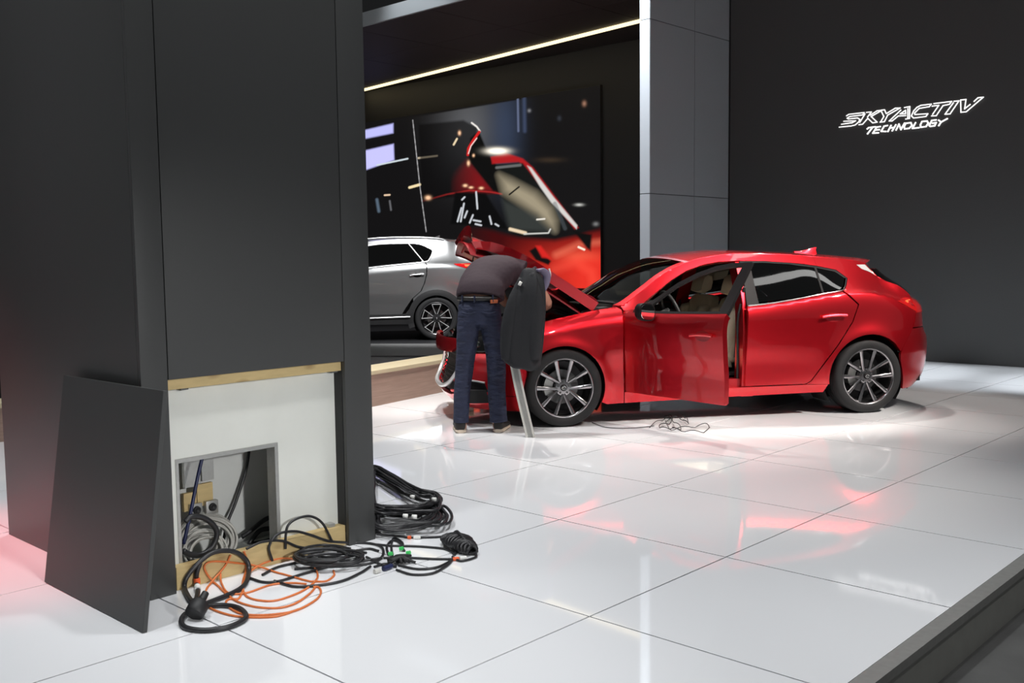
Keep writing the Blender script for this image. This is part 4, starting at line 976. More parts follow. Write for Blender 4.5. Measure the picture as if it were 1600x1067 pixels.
# ------------------------------------------------------------------ silver suv behind
def silver_suv():
    a = math.radians(50); d = np.array([math.cos(a), math.sin(a), 0]); n = np.array([d[1], -d[0], 0])
    o = onz(683, 531)-n*.90-d*2.70
    car = empty('suv_car', tuple(o), a); tag(car, 'dark silver sport utility car parked in front of the video screen', 'car')
    xs = [-.80, -.3, 0, .5, 1.0, 1.7, 2.3, 2.7, 3.1, 3.4, 3.62]
    hb = [.93, 1.0, 1.05, 1.12, 1.16, 1.22, 1.275, 1.305, 1.29, 1.22, 1.12]
    rx = [-.80, -.3, 0, .45, .75, 1.0, 1.3, 1.7, 2.2, 2.6, 2.9, 3.05, 3.15, 3.35, 3.5, 3.62]
    rh = [.95, 1.04, 1.09, 1.16, 1.31, 1.45, 1.58, 1.66, 1.685, 1.675, 1.645, 1.61, 1.50, 1.38, 1.26, 1.15]
    rt = [.70, .76, .79, .79, .745, .70, .66, .64, .635, .63, .62, .60, .66, .71, .70, .64]
    B = Body([
        (xs, .26, [.76, .84, .855, .85, .85, .85, .855, .86, .84, .78, .66]),
        (xs, .40, [.79, .87, .885, .875, .872, .872, .88, .888, .87, .80, .70]),
        (xs, .60, [.80, .885, .90, .888, .884, .884, .895, .905, .885, .82, .72]),
        (xs, .80, [.79, .885, .912, .905, .90, .90, .91, .918, .895, .83, .72]),
        (xs, [h-.12 for h in hb], [.77, .87, .90, .908, .908, .908, .912, .91, .87, .80, .70]),
        (xs, [h-.04 for h in hb], [.74, .83, .865, .885, .888, .888, .888, .88, .83, .76, .66]),
        (xs, hb, [.71, .79, .825, .85, .856, .856, .85, .83, .775, .72, .63]),
        (rx, rh, rt)], [(0, .36, .40, .015, .1), (2.7, .36, .40, .015, .1)])
    rtF, rhF = Pchip(rx, rt), Pchip(rx, rh); rail = lambda p, q, k: [(float(x), float(rhF(x))) for x in np.linspace(p, q, k)]
    FA, RA = (0, .36, .43), (2.70, .36, .43); FI, RI = (0, .36, .385), (2.70, .36, .385)
    rect = lambda p, q, r, s: [(p, r), (q, r), (q, s), (p, s)]
    for side in (-1, 1):
        fl = side > 0; fn = B.fn(side)
        skin_panel('front_fender', [(-.62, .97)]+rail(-.60, .44, 10)+[(.48, 1.11), (.46, .9), (.47, .46)]+arc(*FA, 15, 150, 16)+[(-.50, .70), (-.62, .80)], fn, m_silver, car, .05, .03, flip=fl)
        skin_panel('front_door', [(.485, .45), (1.39, .43), (1.40, .9), (1.41, 1.185), (1.0, 1.155), (.52, 1.115), (.475, .9)], fn, m_silver, car, .04, .03, flip=fl)
        rd = skin_panel('rear_door', [(1.405, .43), (2.12, .43), (2.20, .56), (2.30, .70), (2.44, .82), (2.50, .95), (2.54, 1.10), (2.545, 1.255), (2.52, 1.288), (2.2, 1.262), (1.8, 1.225), (1.425, 1.187), (1.415, .9)], fn, m_silver, car, .03, .03, flip=fl)
        skin_panel('quarter_panel', arc(*RA, 40, 150, 16)+
                   [(2.33, .575), (2.315, .70), (2.455, .82), (2.515, .95), (2.555, 1.10), (2.56, 1.26), (2.53, 1.30), (2.60, 1.345), (2.66, 1.47), (2.60, 1.53), (2.45, 1.59), (2.40, 1.603)][1:]+rail(2.42, 3.05, 8)+
                   [(3.09, 1.56), (3.15, 1.50), (3.25, 1.435), (3.35, 1.38), (3.42, 1.32), (3.45, 1.2), (3.40, 1.0), (3.30, .85), (3.10, .70)], fn, m_silver, car, .03, .03, flip=fl)
        skin_panel('cant_rail', rail(.46, 2.415, 40)+[(2.40, 1.607), (2.1, 1.618), (1.7, 1.60), (1.3, 1.51), (1.0, 1.375), (.8, 1.255), (.62, 1.14), (.5, 1.12)], fn, m_silver, car, .03, .03, flip=fl)
        # glazing
        g = B.fn(side, -.006)
        skin_panel('front_glass', [(.75, 1.16), (1.37, 1.20), (1.37, 1.525), (1.3, 1.50), (1.0, 1.365), (.82, 1.245)], g, m_privacy, car, .03, 0, flip=fl)
        skin_panel('rear_glass', [(1.44, 1.205), (1.8, 1.242), (2.2, 1.278), (2.48, 1.305), (2.24, 1.603), (1.7, 1.59), (1.45, 1.545)], g, m_privacy, car, .03, 0, flip=fl)
        skin_panel('quarter_glass', [(2.52, 1.31), (2.585, 1.345), (2.645, 1.47), (2.59, 1.525), (2.44, 1.58), (2.29, 1.60)], g, m_privacy, car, .03, 0, flip=fl)
        skin_panel('pillar_trim', [(1.375, 1.19), (1.435, 1.195), (1.445, 1.55), (1.375, 1.535)], B.fn(side, -.003), m_trim, car, .05, .01, flip=fl)
        offset_curve(B.fn(side, .002), [(2.265, 1.602), (2.50, 1.305)], .010, 'window_divider', m_satin, car)
        offset_curve(B.fn(side, .005), [(.62, 1.135), (1.0, 1.165), (1.4, 1.192), (1.8, 1.233), (2.2, 1.27), (2.53, 1.302), (2.60, 1.345), (2.66, 1.47), (2.60, 1.53), (2.42, 1.60), (2.1, 1.612), (1.7, 1.595), (1.3, 1.507), (1.0, 1.372)], .011, 'chrome_strip', m_satin, car)
        # cladding round the arches and along the sill
        for ar, ai, a0, a1 in ((FA, FI, -20, 175), (RA, RI, 0, 200)):
            po = arc(*ar, a0, a1, 24); pi_ = arc(*ai, a0, a1, 24)
            skin_panel('arch_cladding', [(ar[0]+(q[0]-ar[0])*1.12, ar[1]+(q[1]-ar[1])*1.12) for q in po]+pi_[::-1], B.fn(side, .008), m_plast, car, .05, .03, flip=fl)
            arch_liner(car, ai[0], ai[1], ai[2]+.01, .80, .52, side)
            make_wheel('vee', .36, car, (ai[0], side*.80, .36), side)
        skin_panel('sill_cladding', [(.45, .27), (2.26, .27), (2.28, .44), (.44, .44)], B.fn(side, .006), m_plast, car, .06, .05, flip=fl)
        offset_curve(B.fn(side, .016), [(.46, .375), (1.2, .375), (2.26, .395)], .012, 'sill_chrome', m_satin, car)
        skin_panel('handle_cup', [(2.39+.07*math.cos(t), 1.085+.04*math.sin(t)) for t in np.linspace(0, 2*PI, 18, endpoint=False)], B.fn(side, .002), m_trim, rd, .05, 0, flip=fl)
        offset_curve(B.fn(side, .026), [(2.27, 1.09), (2.33, 1.10), (2.43, 1.105), (2.50, 1.10)], .014, 'door_handle', m_chrome, rd)
        offset_curve(B.fn(side, .03), [(1.30, 1.02), (1.38, 1.028), (1.36, 1.026)], .012, 'door_handle', m_chrome, car)
        lp = skin_panel('tail_lamp', [(3.00, 1.265), (3.2, 1.27), (3.42, 1.27), (3.44, 1.18), (3.2, 1.19), (3.05, 1.235)], B.fn(side, .006), m_lens, car, .03, .02, flip=fl)
        skin_panel('lamp_element', [(3.18, 1.25), (3.40, 1.25), (3.40, 1.225), (3.2, 1.215)], B.fn(side, .009), m_lensglow, lp, .03, 0, flip=fl)
        skin_panel('fuel_flap', [(2.86+.085*math.copysign(abs(math.cos(t))**.6, math.cos(t)), 1.06+.085*math.copysign(abs(math.sin(t))**.6, math.sin(t))) for t in np.linspace(0, 2*PI, 24, endpoint=False)], B.fn(side, .0015), m_silver, car, .03, .004, flip=fl)
        tube('roof_bar', catmull([(1.2, side*.62, 1.60), (1.35, side*.615, 1.665), (1.9, side*.60, 1.712), (2.5, side*.595, 1.712), (2.8, side*.585, 1.685), (2.9, side*.58, 1.655)], 6), .014, m_silver, car)
    bs = Pchip([.45, .8, 1.2, 1.6, 2.4, 2.8, 3.05], [.26, .18, .10, 0, 0, -.10, -.20]); bh = Pchip([.45, 1.0, 1.6, 2.2, 3.05], [.03, .05, .045, .04, .04])
    def top(p, v, off=0.0):
        p = np.asarray(p, float); v = np.asarray(v, float)
        return np.stack([p-bs(p)*(1-v*v), rtF(p)*v, rhF(p)+bh(p)*(1-np.abs(v)**2.6)+off], 1)
    skin_panel('roof', rect(1.27, 3.05, -1, 1), top, m_silver, car, .06, .03)
    skin_panel('windscreen', rect(.47, 1.265, -.92, .92), top, m_privacy, car, .06, 0)
    for sg in (-1, 1): skin_panel('a_pillar', rect(.45, 1.27, min(sg*.92, sg), max(sg*.92, sg)), top, m_silver, car, .05, .02)
    tw = Pchip([-.85, -.6, 0, .45], [.55, .68, .77, .79]); hc = Pchip([-.85, -.6, 0, .45], [.90, 1.0, 1.12, 1.20])
    skin_panel('bonnet', rect(-.85, .42, -1, 1), lambda s, v: np.stack([s+.08*np.where(s < -.5, v*v, 0), tw(s)*v, hc(s)-.03*np.abs(v)**2], 1), m_silver, car, .06, .03)
    seF = Pchip([.26, .6, .7, .85, 1.0, 1.2, 1.32, 1.38, 1.435, 1.5, 1.56], [3.12, 3.10, 3.10, 3.30, 3.40, 3.45, 3.42, 3.35, 3.25, 3.15, 3.09])
    scF = Pchip([.26, .6, .7, .85, 1.0, 1.2, 1.32, 1.38, 1.435, 1.5, 1.56], [3.55, 3.64, 3.66, 3.64, 3.60, 3.56, 3.50, 3.46, 3.42, 3.36, 3.28])
    def rear(v, h, off=0.0):
        v = np.asarray(v, float); h = np.asarray(h, float); se = seF(h); te = B.t(se, h)
        return np.stack([se+(scF(h)-se)*(1-np.abs(v)**np.where(h < 1.3, 5.0, 3.2))+off, te*v, h], 1)
    skin_panel('rear_bumper', rect(-1, 1, .55, .84), rear, m_silver, car, .05, .02)
    skin_panel('bumper_cladding', rect(-1, 1, .27, .545), lambda v, h: rear(v, h, .004), m_plast, car, .05, .02)
    skin_panel('tailgate', rect(-1, 1, .85, 1.31), rear, m_silver, car, .05, .02)
    skin_panel('tailgate_glass', rect(-.98, .98, 1.32, 1.555), rear, m_privacy, car, .05, 0)
    for sg in (-1, 1):
        skin_panel('tail_lamp', rect(min(sg*.5, sg*.9), max(sg*.5, sg*.9), 1.16, 1.275), lambda v, h: rear(v, h, .006), m_lens, car, .05, .02)
    feF = Pchip([.26, .6, .8, .95], [-.45, -.45, -.62, -.62]); fcF = Pchip([.26, .5, .8, .95], [-.84, -.92, -.92, -.86])
    def front(v, h, off=0.0):
        v = np.asarray(v, float); h = np.asarray(h, float); se = feF(h); te = B.t(se, h)
        return np.stack([se+(fcF(h)-se)*(1-np.abs(v)**3.4)-off, te*v, h], 1)
    skin_panel('front_bumper', rect(-1, 1, .27, .80), front, m_silver, car, .05, .02, flip=True)
    skin_panel('grille', rect(-.55, .55, .50, .86), lambda v, h: front(v, h, .01), m_plast, car, .05, .02, flip=True)
    for sg in (-1, 1): skin_panel('headlamp', rect(min(sg*.58, sg), max(sg*.58, sg), .805, .93), front, m_trim, car, .05, .02, flip=True)
    V, Fc = prism_vf([(-.75, .28), (3.4, .30), (3.4, .9), (2.4, 1.15), (.5, 1.05), (-.75, .80)], -.52, .52, lambda x, z, y: (x, y, z)); mobj('cabin_core', V, Fc, m_interior, car, False)
    V, Fc = prism_vf([(.42, .28), (2.28, .28), (2.28, .95), (.42, .95)], -.80, .80, lambda x, z, y: (x, y, z)); mobj('cabin_floor', V, Fc, m_interior, car, False)
    rings = []
    for f in np.linspace(0, 1, 6):
        w = .028*(1-.3*f); hgt = .06*f**1.4; rings.append([(2.62+.2*f, -w, 1.695), (2.62+.2*f, -w*.4, 1.70+hgt), (2.62+.2*f, w*.4, 1.70+hgt), (2.62+.2*f, w, 1.695)])
    V, Fc = loft_vf(rings); mobj('antenna_fin', V, Fc, m_trim, car, True, 40)
    return car
SUV = silver_suv()

# ------------------------------------------------------------------ person bending over the engine bay
m_skin = mat('skin', (0.52, 0.27, 0.19), 0.5, noise=0.06, nscale=30)
m_denim = mat('blue_denim', (0.019, 0.025, 0.058), 0.8, noise=0.6, nscale=9, bump=1.0, bscale=9, stretch=(1, 1, 2.6))
m_denim.node_tree.nodes['Bump'].inputs['Distance'].default_value = 0.03
m_shirt = mat('plum_grey_tshirt', (0.034, 0.019, 0.027), 0.85, noise=0.10, nscale=20, bump=0.3, bscale=160)
m_hair = mat('dark_hair', (0.02, 0.016, 0.014), 0.6, bump=0.5, bscale=300)
m_leather = mat('black_belt_leather', (0.012, 0.012, 0.012), 0.45)
m_patch = mat('tan_leather_patch', (0.42, 0.11, 0.04), 0.6)
m_shoe = mat('dark_shoe', (0.018, 0.016, 0.016), 0.6, noise=0.2, nscale=60)
m_sole = mat('pale_shoe_sole', (0.62, 0.52, 0.42), 0.6)
m_jacket = mat('charcoal_jacket', (0.009, 0.010, 0.013), 0.8, noise=0.2, nscale=30, bump=0.4, bscale=60)
m_lining = mat('violet_grey_lining', (0.16, 0.14, 0.22), 0.6)
m_steel = mat('brushed_aluminium', (0.66, 0.65, 0.61), 0.4, metal=0.3)

ER = np.array([RT[0], RT[1], 0]); ER /= np.linalg.norm(ER); EF = np.array([FW[0], FW[1], 0]); EF /= np.linalg.norm(EF); EZ = np.array([0, 0, 1.0])
def fused(parts, voxel, name, m, parent, smooth_it=3):
    V, Fc = join_vf(parts); me = bpy.data.meshes.new('tmp'); me.from_pydata([tuple(map(float, v)) for v in V], [], Fc); me.update()
    bm = bmesh.new(); bm.from_mesh(me); bmesh.ops.recalc_face_normals(bm, faces=bm.faces); bm.to_mesh(me); bm.free()
    o = bpy.data.objects.new('tmp', me); COL.objects.link(o)
    r = o.modifiers.new('r', 'REMESH'); r.mode = 'VOXEL'; r.voxel_size = voxel
    s = o.modifiers.new('s', 'SMOOTH'); s.iterations = smooth_it; s.factor = 0.5
    dg = bpy.context.evaluated_depsgraph_get(); dg.update()
    me2 = bpy.data.meshes.new_from_object(o.evaluated_get(dg)); bpy.data.objects.remove(o); bpy.data.meshes.remove(me)
    me2.name = name; me2.materials.clear(); me2.polygons.foreach_set('use_smooth', [True]*len(me2.polygons)); me2.update()
    return link(name, me2, m, parent)
def limb(points, radii, n=5, seg=16, flat=None, wob=0.0):
    """a tapering limb through (r, f, z) points; radii may be pairs (side to side, front to back)"""
    P = catmull(points, n); R = catmull([(r, r) if np.ndim(r) == 0 else r for r in radii], n)
    T = np.gradient(P, axis=0); T /= np.linalg.norm(T, axis=1)[:, None]; V = []; N = len(P)
    rings = []
    for i in range(N):
        t = T[i]; u = np.array([1.0, 0, 0]); u = u-t*(u @ t); u /= np.linalg.norm(u); w = np.cross(t, u); ring = []
        for k in range(seg):
            a = 2*PI*k/seg; f = 1+wob*math.sin(3*a+i*1.7)*math.sin(i*0.9+k)
            ring.append(P[i]+R[i][0]*f*math.cos(a)*u+R[i][1]*f*math.sin(a)*w)
        rings.append(ring)
    return loft_vf(rings)
def ball(c, r, seg=16, rings=10):
    V = []; r = np.broadcast_to(np.array(r, float), (3,)); rr = []
    for i in range(1, rings):
        th = PI*i/rings; rr.append([np.array(c)+r*np.array([math.sin(th)*math.cos(2*PI*k/seg), math.sin(th)*math.sin(2*PI*k/seg), math.cos(th)]) for k in range(seg)])
    return loft_vf(rr)
def toworld(parts):
    return [([ER*v[0]+EF*v[1]+EZ*v[2] for v in V], F) for V, F in parts]

def person():
    base = (onz(716, 676)+onz(778, 676))/2; base = base+EF*0.02
    p = empty('person', tuple(base)); tag(p, 'person in plum t-shirt and blue jeans bending under the raised red bonnet', 'person')
    # joints (r: right in view, f: away from viewer, z: up)
    LA, RA_ = (-.135, .02, .09), (.158, .03, .09)
    LK, RK = (-.100, .035, .52), (.150, .055, .52)
    LH, RH = (-.055, .03, .93), (.100, .04, .93)
    W = (.025, .03, 1.05); M1 = (.055, .13, 1.175); M2 = (.135, .26, 1.255); SH = (.26, .38, 1.265)
    RS, LS = (.40, .33, 1.25), (.13, .50, 1.25)
    REl, LEl = (.565, .37, 1.00), (.20, .62, 1.02); RHa, LHa = (.50, .62, .945), (.34, .72, .945)
    NK = (.33, .48, 1.25); HD = (.40, .58, 1.20)
    body = [limb([(-.135, .10, .04), LA, LK, LH], [.045, .045, .055, .075]), limb([(.158, .11, .04), RA_, RK, RH], [.045, .045, .055, .075]),
            limb([(.015, .035, .90), W, M1, M2, SH], [(.15, .10), (.145, .095), (.15, .10), (.17, .105), (.13, .09)]),
            limb([LS, SH, RS], [.065, .10, .065]), limb([SH, NK, HD], [.075, .055, .055]),
            ball(HD, (.085, .105, .115)), ball((HD[0]+.03, HD[1]+.07, HD[2]-.05), (.05, .05, .05)),
            limb([RS, REl, RHa], [.055, .044, .030]), limb([LS, LEl, LHa], [.055, .044, .030])]
    for sg, H, El in ((1, RHa, REl), (-1, LHa, LEl)):
        H = np.array(H); d = H-np.array(El); d /= np.linalg.norm(d); u = np.array([1.0, 0, 0]); u = u-d*(u @ d); u /= np.linalg.norm(u); w = np.cross(d, u)
        if w[2] > 0: w = -w
        palm = H+d*.05
        body.append(limb([H, H+d*.03, H+d*.085], [(.030, .02), (.042, .018), (.040, .014)]))
        for k, L in enumerate((.070, .080, .076, .060)):
            b = H+d*.08+u*(.030-.020*k)
            body.append(limb([b-d*.02, b+d*L*.4+w*.008, b+d*L*.75+w*.03, b+d*L*.85+w*.055], [.0095, .0092, .0085, .0075], 3, 10))
        b = H+d*.03+u*.038*sg
        body.append(limb([b-u*.015*sg, b+u*.02*sg+d*.02, b+u*.028*sg+d*.05+w*.015], [.012, .0105, .009], 3, 10))
    bo = fused(toworld(body), .008, 'body', m_skin, p, 3)
    # nose, ears
    nz = toworld([ball((HD[0]+.055, HD[1]+.105, HD[2]-.02), (.014, .02, .018), 10, 6), ball((HD[0]+.085, HD[1]-.03, HD[2]), (.012, .022, .032), 10, 6), ball((HD[0]-.06, HD[1]+.04, HD[2]), (.012, .022, .032), 10, 6)])
    V, Fc = join_vf(nz); mobj('ear_and_nose', V, Fc, m_skin, bo)
    fused(toworld([ball((HD[0]-.01, HD[1]-.02, HD[2]+.03), (.098, .108, .105)), ball((HD[0]-.03, HD[1]-.05, HD[2]), (.08, .07, .09))]), .01, 'hair', m_hair, p, 2)
    # jeans
    jeans = [limb([(LA[0], LA[1]+.005, .075), (LA[0]+.003, LA[1]+.01, .16), (-.122, .032, .33), LK, (-.080, .025, .70), LH, (-.04, .035, 1.02)],
                  [(.062, .072), (.062, .074), (.066, .078), (.073, .082), (.082, .092), (.094, .118), (.095, .105)], 6, 22, wob=.03),
             limb([(RA_[0]+.005, RA_[1]+.005, .075), (RA_[0], RA_[1]+.01, .16), (.150, .045, .33), RK, (.135, .045, .70), RH, (.085, .04, 1.02)],
                  [(.072, .078), (.070, .076), (.072, .08), (.076, .084), (.083, .092), (.094, .118), (.095, .105)], 6, 22, wob=.03),
             limb([(.02, .035, .86), (.02, .035, .95), (.022, .035, 1.045)], [(.140, .112), (.155, .125), (.152, .106)], 5, 24)]
    jn = fused(toworld(jeans), .009, 'jeans', m_denim, p, 2)
    # creases behind the knees, pocket stitching, loops
    def pt(r, f, z): return ER*r+EF*f+EZ*z
    for cx, z0 in ((-.055, .955), (.10, .955)):
        tube('pocket', catmull([pt(cx-.055, -.088, z0), pt(cx, -.095, z0-.012), pt(cx+.055, -.082, z0)], 5), .004, m_denim, jn)
    tube('belt', [pt(.022+.158*math.cos(a), .035+.112*math.sin(a), 1.058) for a in np.linspace(0, 2*PI, 40, endpoint=False)], .019, m_leather, p, 8, True)
    for a in (-1.75, -.9, -2.4):
        tube('belt_loop', [pt(.022+.176*math.cos(a), .035+.132*math.sin(a), z) for z in (1.03, 1.085)], .007, m_denim, jn)
    a = -.85; c = pt(.022+.180*math.cos(a), .035+.134*math.sin(a), 1.035)
    bm = bmesh.new(); bm_box(bm, (-.032, -.004, -.014), (.032, .006, .014), .003); lb = bobj('waist_patch', bm, m_patch, jn); lb.location = c
    lb.rotation_euler = (0, 0, math.atan2(ER[1], ER[0])+.45)
    # t-shirt: torso, shoulders and sleeves
    sh = [limb([(.030, .032, 1.058), (.036, .055, 1.11), M1, M2, SH, (.29, .43, 1.28)], [(.192, .132), (.188, .132), (.186, .132), (.196, .135), (.165, .12), (.10, .09)], 6, 26, wob=.012),
          limb([LS, SH, RS], [.085, .115, .092]), limb([RS, (.46, .34, 1.17), (.515, .35, 1.09)], [.092, .085, .075], 5, 16, wob=.02), limb([LS, (.15, .555, 1.16), (.17, .59, 1.09)], [.092, .085, .075], 5, 16, wob=.02)]
    fused(toworld(sh), .009, 't_shirt', m_shirt, p, 3)
    # shoes
    for A, yaw in ((LA, -.10), (RA_, .22)):
        def ring(f, w, z0, z1, k=14):
            out = []
            for i in range(k):
                t = 2*PI*i/k; x = w*math.copysign(abs(math.cos(t))**.8, math.cos(t)); z = (z0+z1)/2+(z1-z0)/2*math.copysign(abs(math.sin(t))**.7, math.sin(t))
                cx, cf = x, f; out.append((A[0]+cx*math.cos(yaw)+cf*math.sin(yaw), A[1]-.055+cf*math.cos(yaw)-cx*math.sin(yaw), z))
            return out
        up = loft_vf([ring(0, .030, .022, .075), ring(.012, .040, .02, .10), ring(.05, .044, .02, .115), ring(.10, .046, .02, .10), ring(.16, .052, .02, .082), ring(.21, .053, .02, .066), ring(.255, .042, .02, .052), ring(.275, .02, .022, .042)])
        V, Fc = toworld([up])[0]; so = mobj('shoe', V, Fc, m_shoe, p, True, 60)
        sl = loft_vf([ring(-.008, .030, 0, .026), ring(.01, .044, 0, .028), ring(.06, .047, 0, .027), ring(.13, .050, 0, .026), ring(.20, .057, 0, .026), ring(.26, .045, 0, .028), ring(.285, .022, .004, .03)])
        V, Fc = toworld([sl])[0]; mobj('sole', V, Fc, m_sole, so, True, 60)
    return p
PERSON = person()

# ------------------------------------------------------------------ sign stand with a jacket hung over it
def stand_and_jacket():
    b = onz(829, 683); t = empty('sign_stand', tuple(b)); tag(t, 'slanted brushed aluminium sign stand leg below the hanging dark jacket', 'stand')
    def w(r, f, z): return ER*r+EF*f+EZ*z
    lean = Pchip([0, .5, .62, .75, 1.1], [0, -.107, -.125, -.11, -.06])
    def rail(r0, wd, zt=1.08):
        ring = lambda z: [w(float(lean(z))+r0-wd, .10*z-.012, z), w(float(lean(z))+r0+wd, .10*z-.012, z), w(float(lean(z))+r0+wd, .10*z+.012, z), w(float(lean(z))+r0-wd, .10*z+.012, z)]
        return loft_vf([ring(z) for z in np.linspace(0, zt, 12)])
    for r0 in (-.027, .027):
        V, Fc = rail(r0, .008); mobj('post_rail', V, Fc, m_steel, t, False)
    V, Fc = rail(0, .020); V = [v+EF*.006 for v in V]; mobj('post_core', V, Fc, m_alu, t, False)
    c = np.array([-.03, .09, 1.10])
    V, Fc = loft_vf([[w(c[0]+x, c[1]+y*.25+o, c[2]+y) for x, y in ((-.07, -.10), (.09, -.10), (.07, .10), (-.03, .10))] for o in (0, .012)])
    mobj('sign_plate', V, Fc, m_steel, t, False)
    # jacket: hangs by its back over the plate, folds running down, sleeves at both sides
    b2 = b+EF*.06
    j = empty('jacket', tuple(b2)); tag(j, 'dark charcoal jacket hanging over the aluminium sign stand', 'jacket')
    def shell(zs, cx, hw, depth, folds, seed, fo=0.0):
        rg = np.random.default_rng(seed); ph = rg.uniform(0, 6.28, 6); rings = []
        for i, z in enumerate(zs):
            ring = []
            for k in range(64):
                a = 2*PI*k/64; g = min(1, i/6)
                wv = 1+folds*g*(1.1*(1-2*abs(math.sin(3.5*a+ph[0]+z*.8)))+.6*math.sin(9*a+ph[1]-z*2)+.35*math.sin(15*a+ph[2]+z))
                zz = z+((.055*max(0, -math.cos(a))+.015*math.sin(5*a+ph[3])) if i == 0 else (.03*max(0, -math.cos(a)) if i == 1 else 0))
                ring.append(w(cx[i]+hw[i]*wv*math.copysign(abs(math.cos(a))**.85, math.cos(a)), fo+depth[i]*wv*math.sin(a)-.02, zz))
            rings.append(ring)
        return loft_vf(rings)
    zs = [.50, .56, .64, .74, .84, .94, 1.02, 1.09, 1.15, 1.21, 1.26, 1.295]
    ext = Pchip([.50, .75, 1.0, 1.15, 1.295], [0, 0, 0, 0, 0])
    xL = Pchip([.50, .60, .78, .95, 1.10, 1.20, 1.295], [-.17, -.225, -.222, -.19, -.125, -.075, -.035])
    xR = Pchip([.50, .65, .85, 1.05, 1.18, 1.25, 1.295], [.075, .10, .118, .122, .115, .085, .035])
    dp = Pchip([.50, .8, 1.1, 1.2, 1.295], [.085, .095, .10, .08, .025])
    V, Fc = shell(zs, [(float(xL(z))+float(xR(z)))/2 for z in zs], [(float(xR(z))-float(xL(z)))/2 for z in zs], [float(dp(z)) for z in zs], .085, 3)
    bm = bmesh.new(); vv = [bm.verts.new(v) for v in V]
    for f in Fc: bm.faces.new([vv[q] for q in f])
    jk = bobj('jacket_body', bm, m_jacket, j, True)
    md = jk.modifiers.new('sub', 'SUBSURF'); md.levels = 1; md.render_levels = 1
    for pts, rad in (([(.02, -.06, 1.255), (.055, -.085, 1.10), (.055, -.095, .92), (.04, -.095, .75), (.03, -.085, .60)], [(.022, .015), (.045, .03), (.055, .032), (.052, .03), (.045, .025)]),
                     ([(-.055, -.05, 1.215), (-.115, -.075, 1.06), (-.150, -.085, .90), (-.165, -.08, .74), (-.175, -.07, .60)], [(.022, .015), (.042, .03), (.052, .032), (.050, .03), (.042, .025)])):
        V, Fc = limb(pts, rad, 7, 20, wob=.035); V = [w(*v) for v in V]; mobj('sleeve', V, Fc, m_jacket, j, True)
    V, Fc = limb([(.06, -.045, 1.275), (.10, -.03, 1.27), (.135, -.01, 1.235), (.13, 0, 1.17), (.105, .0, 1.10)], [(.02, .012), (.03, .014), (.032, .016), (.026, .015), (.012, .01)], 5, 12)
    V = [w(*v) for v in V]; mobj('lining', V, Fc, m_lining, j, True)
    tube('reflective_piping', catmull([w(.155, -.01, 1.285), w(.165, -.005, 1.24), w(.155, 0, 1.19)], 5), .006, m_tag, j)
    V, Fc = limb([(-.075, -.10, 1.165), (-.06, -.105, 1.19)], [.012, .012], 3, 8); V = [w(*v) for v in V]; mobj('label_tab', V, Fc, m_tag, j, True)
stand_and_jacket()

# ------------------------------------------------------------------ cables
PX0 = 1.515
def drape(x, y, r, lift=0.0):
    """lies on the floor, or climbs the hatch sill where the pillar stands"""
    p = onz(x, y, r+lift)
    if p[0] < PX0+r and -4.1 < p[1] < -2.6: p = onx(x, y, PX0+r+.002)
    if p[2] < r: p = np.array([p[0], p[1], r])
    return p
c7 = lambda x, y: (260+x/3.2, 720+y/3.2)
c4 = lambda x, y: (570+x/5.337, 720+y/5.337)
def cable(name, label, strands, r, m, conv=c7, group=None, cat='cable', n=7, lift=None):
    allp = []
    for k, st in enumerate(strands):
        lf = 0.0 if lift is None else lift[k]
        pts = [drape(*conv(*q[:2]), r, lf+(q[2] if len(q) > 2 else 0)) for q in st]
        P = catmull(pts, n)
        P = np.array([p if p[2] >= r else np.array([p[0], p[1], r]) for p in P]); allp.append(P)
    base = np.array([*np.mean(np.concatenate(allp), 0)[:2], 0.0])
    V, Fc = join_vf([tube_vf(P-base, r, 8) for P in allp])
    o = mobj(name, V, Fc, m, None, True, 60); o.location = base; tag(o, label, cat, group); return o, base
def ring_on(parent, base, p, q, r, m, name):
    V, Fc = tube_vf([np.array(p)-base, np.array(q)-base], r, 12); return mobj(name, V, Fc, m, parent, True, 40)

# orange coil
cable('orange_cable', 'thin orange cable coiled loosely on the floor by the open hatch', [
    [(388, 452), (402, 500), (395, 560), (380, 620), (400, 675), (470, 698), (560, 695), (680, 650), (745, 600), (755, 560), (720, 520), (640, 492), (560, 490), (470, 520), (405, 570), (385, 640), (360, 688), (318, 690), (298, 705), (312, 732), (380, 765), (500, 770), (640, 750), (740, 700), (772, 660), (762, 632), (735, 630)],
    [(835, 548), (838, 572), (800, 600), (740, 602), (700, 598), (560, 560), (450, 525), (320, 507), (230, 503), (192, 522), (200, 560), (240, 610), (300, 665), (360, 705), (450, 730), (560, 735), (650, 710), (720, 660), (750, 622)],
    [(322, 470), (290, 530), (215, 620), (190, 680), (200, 720), (250, 750), (340, 775), (450, 782), (560, 775), (660, 742)],
    [(270, 560), (275, 610), (310, 660), (400, 660), (520, 620), (620, 610), (700, 615)]], .0045, m_cableor)
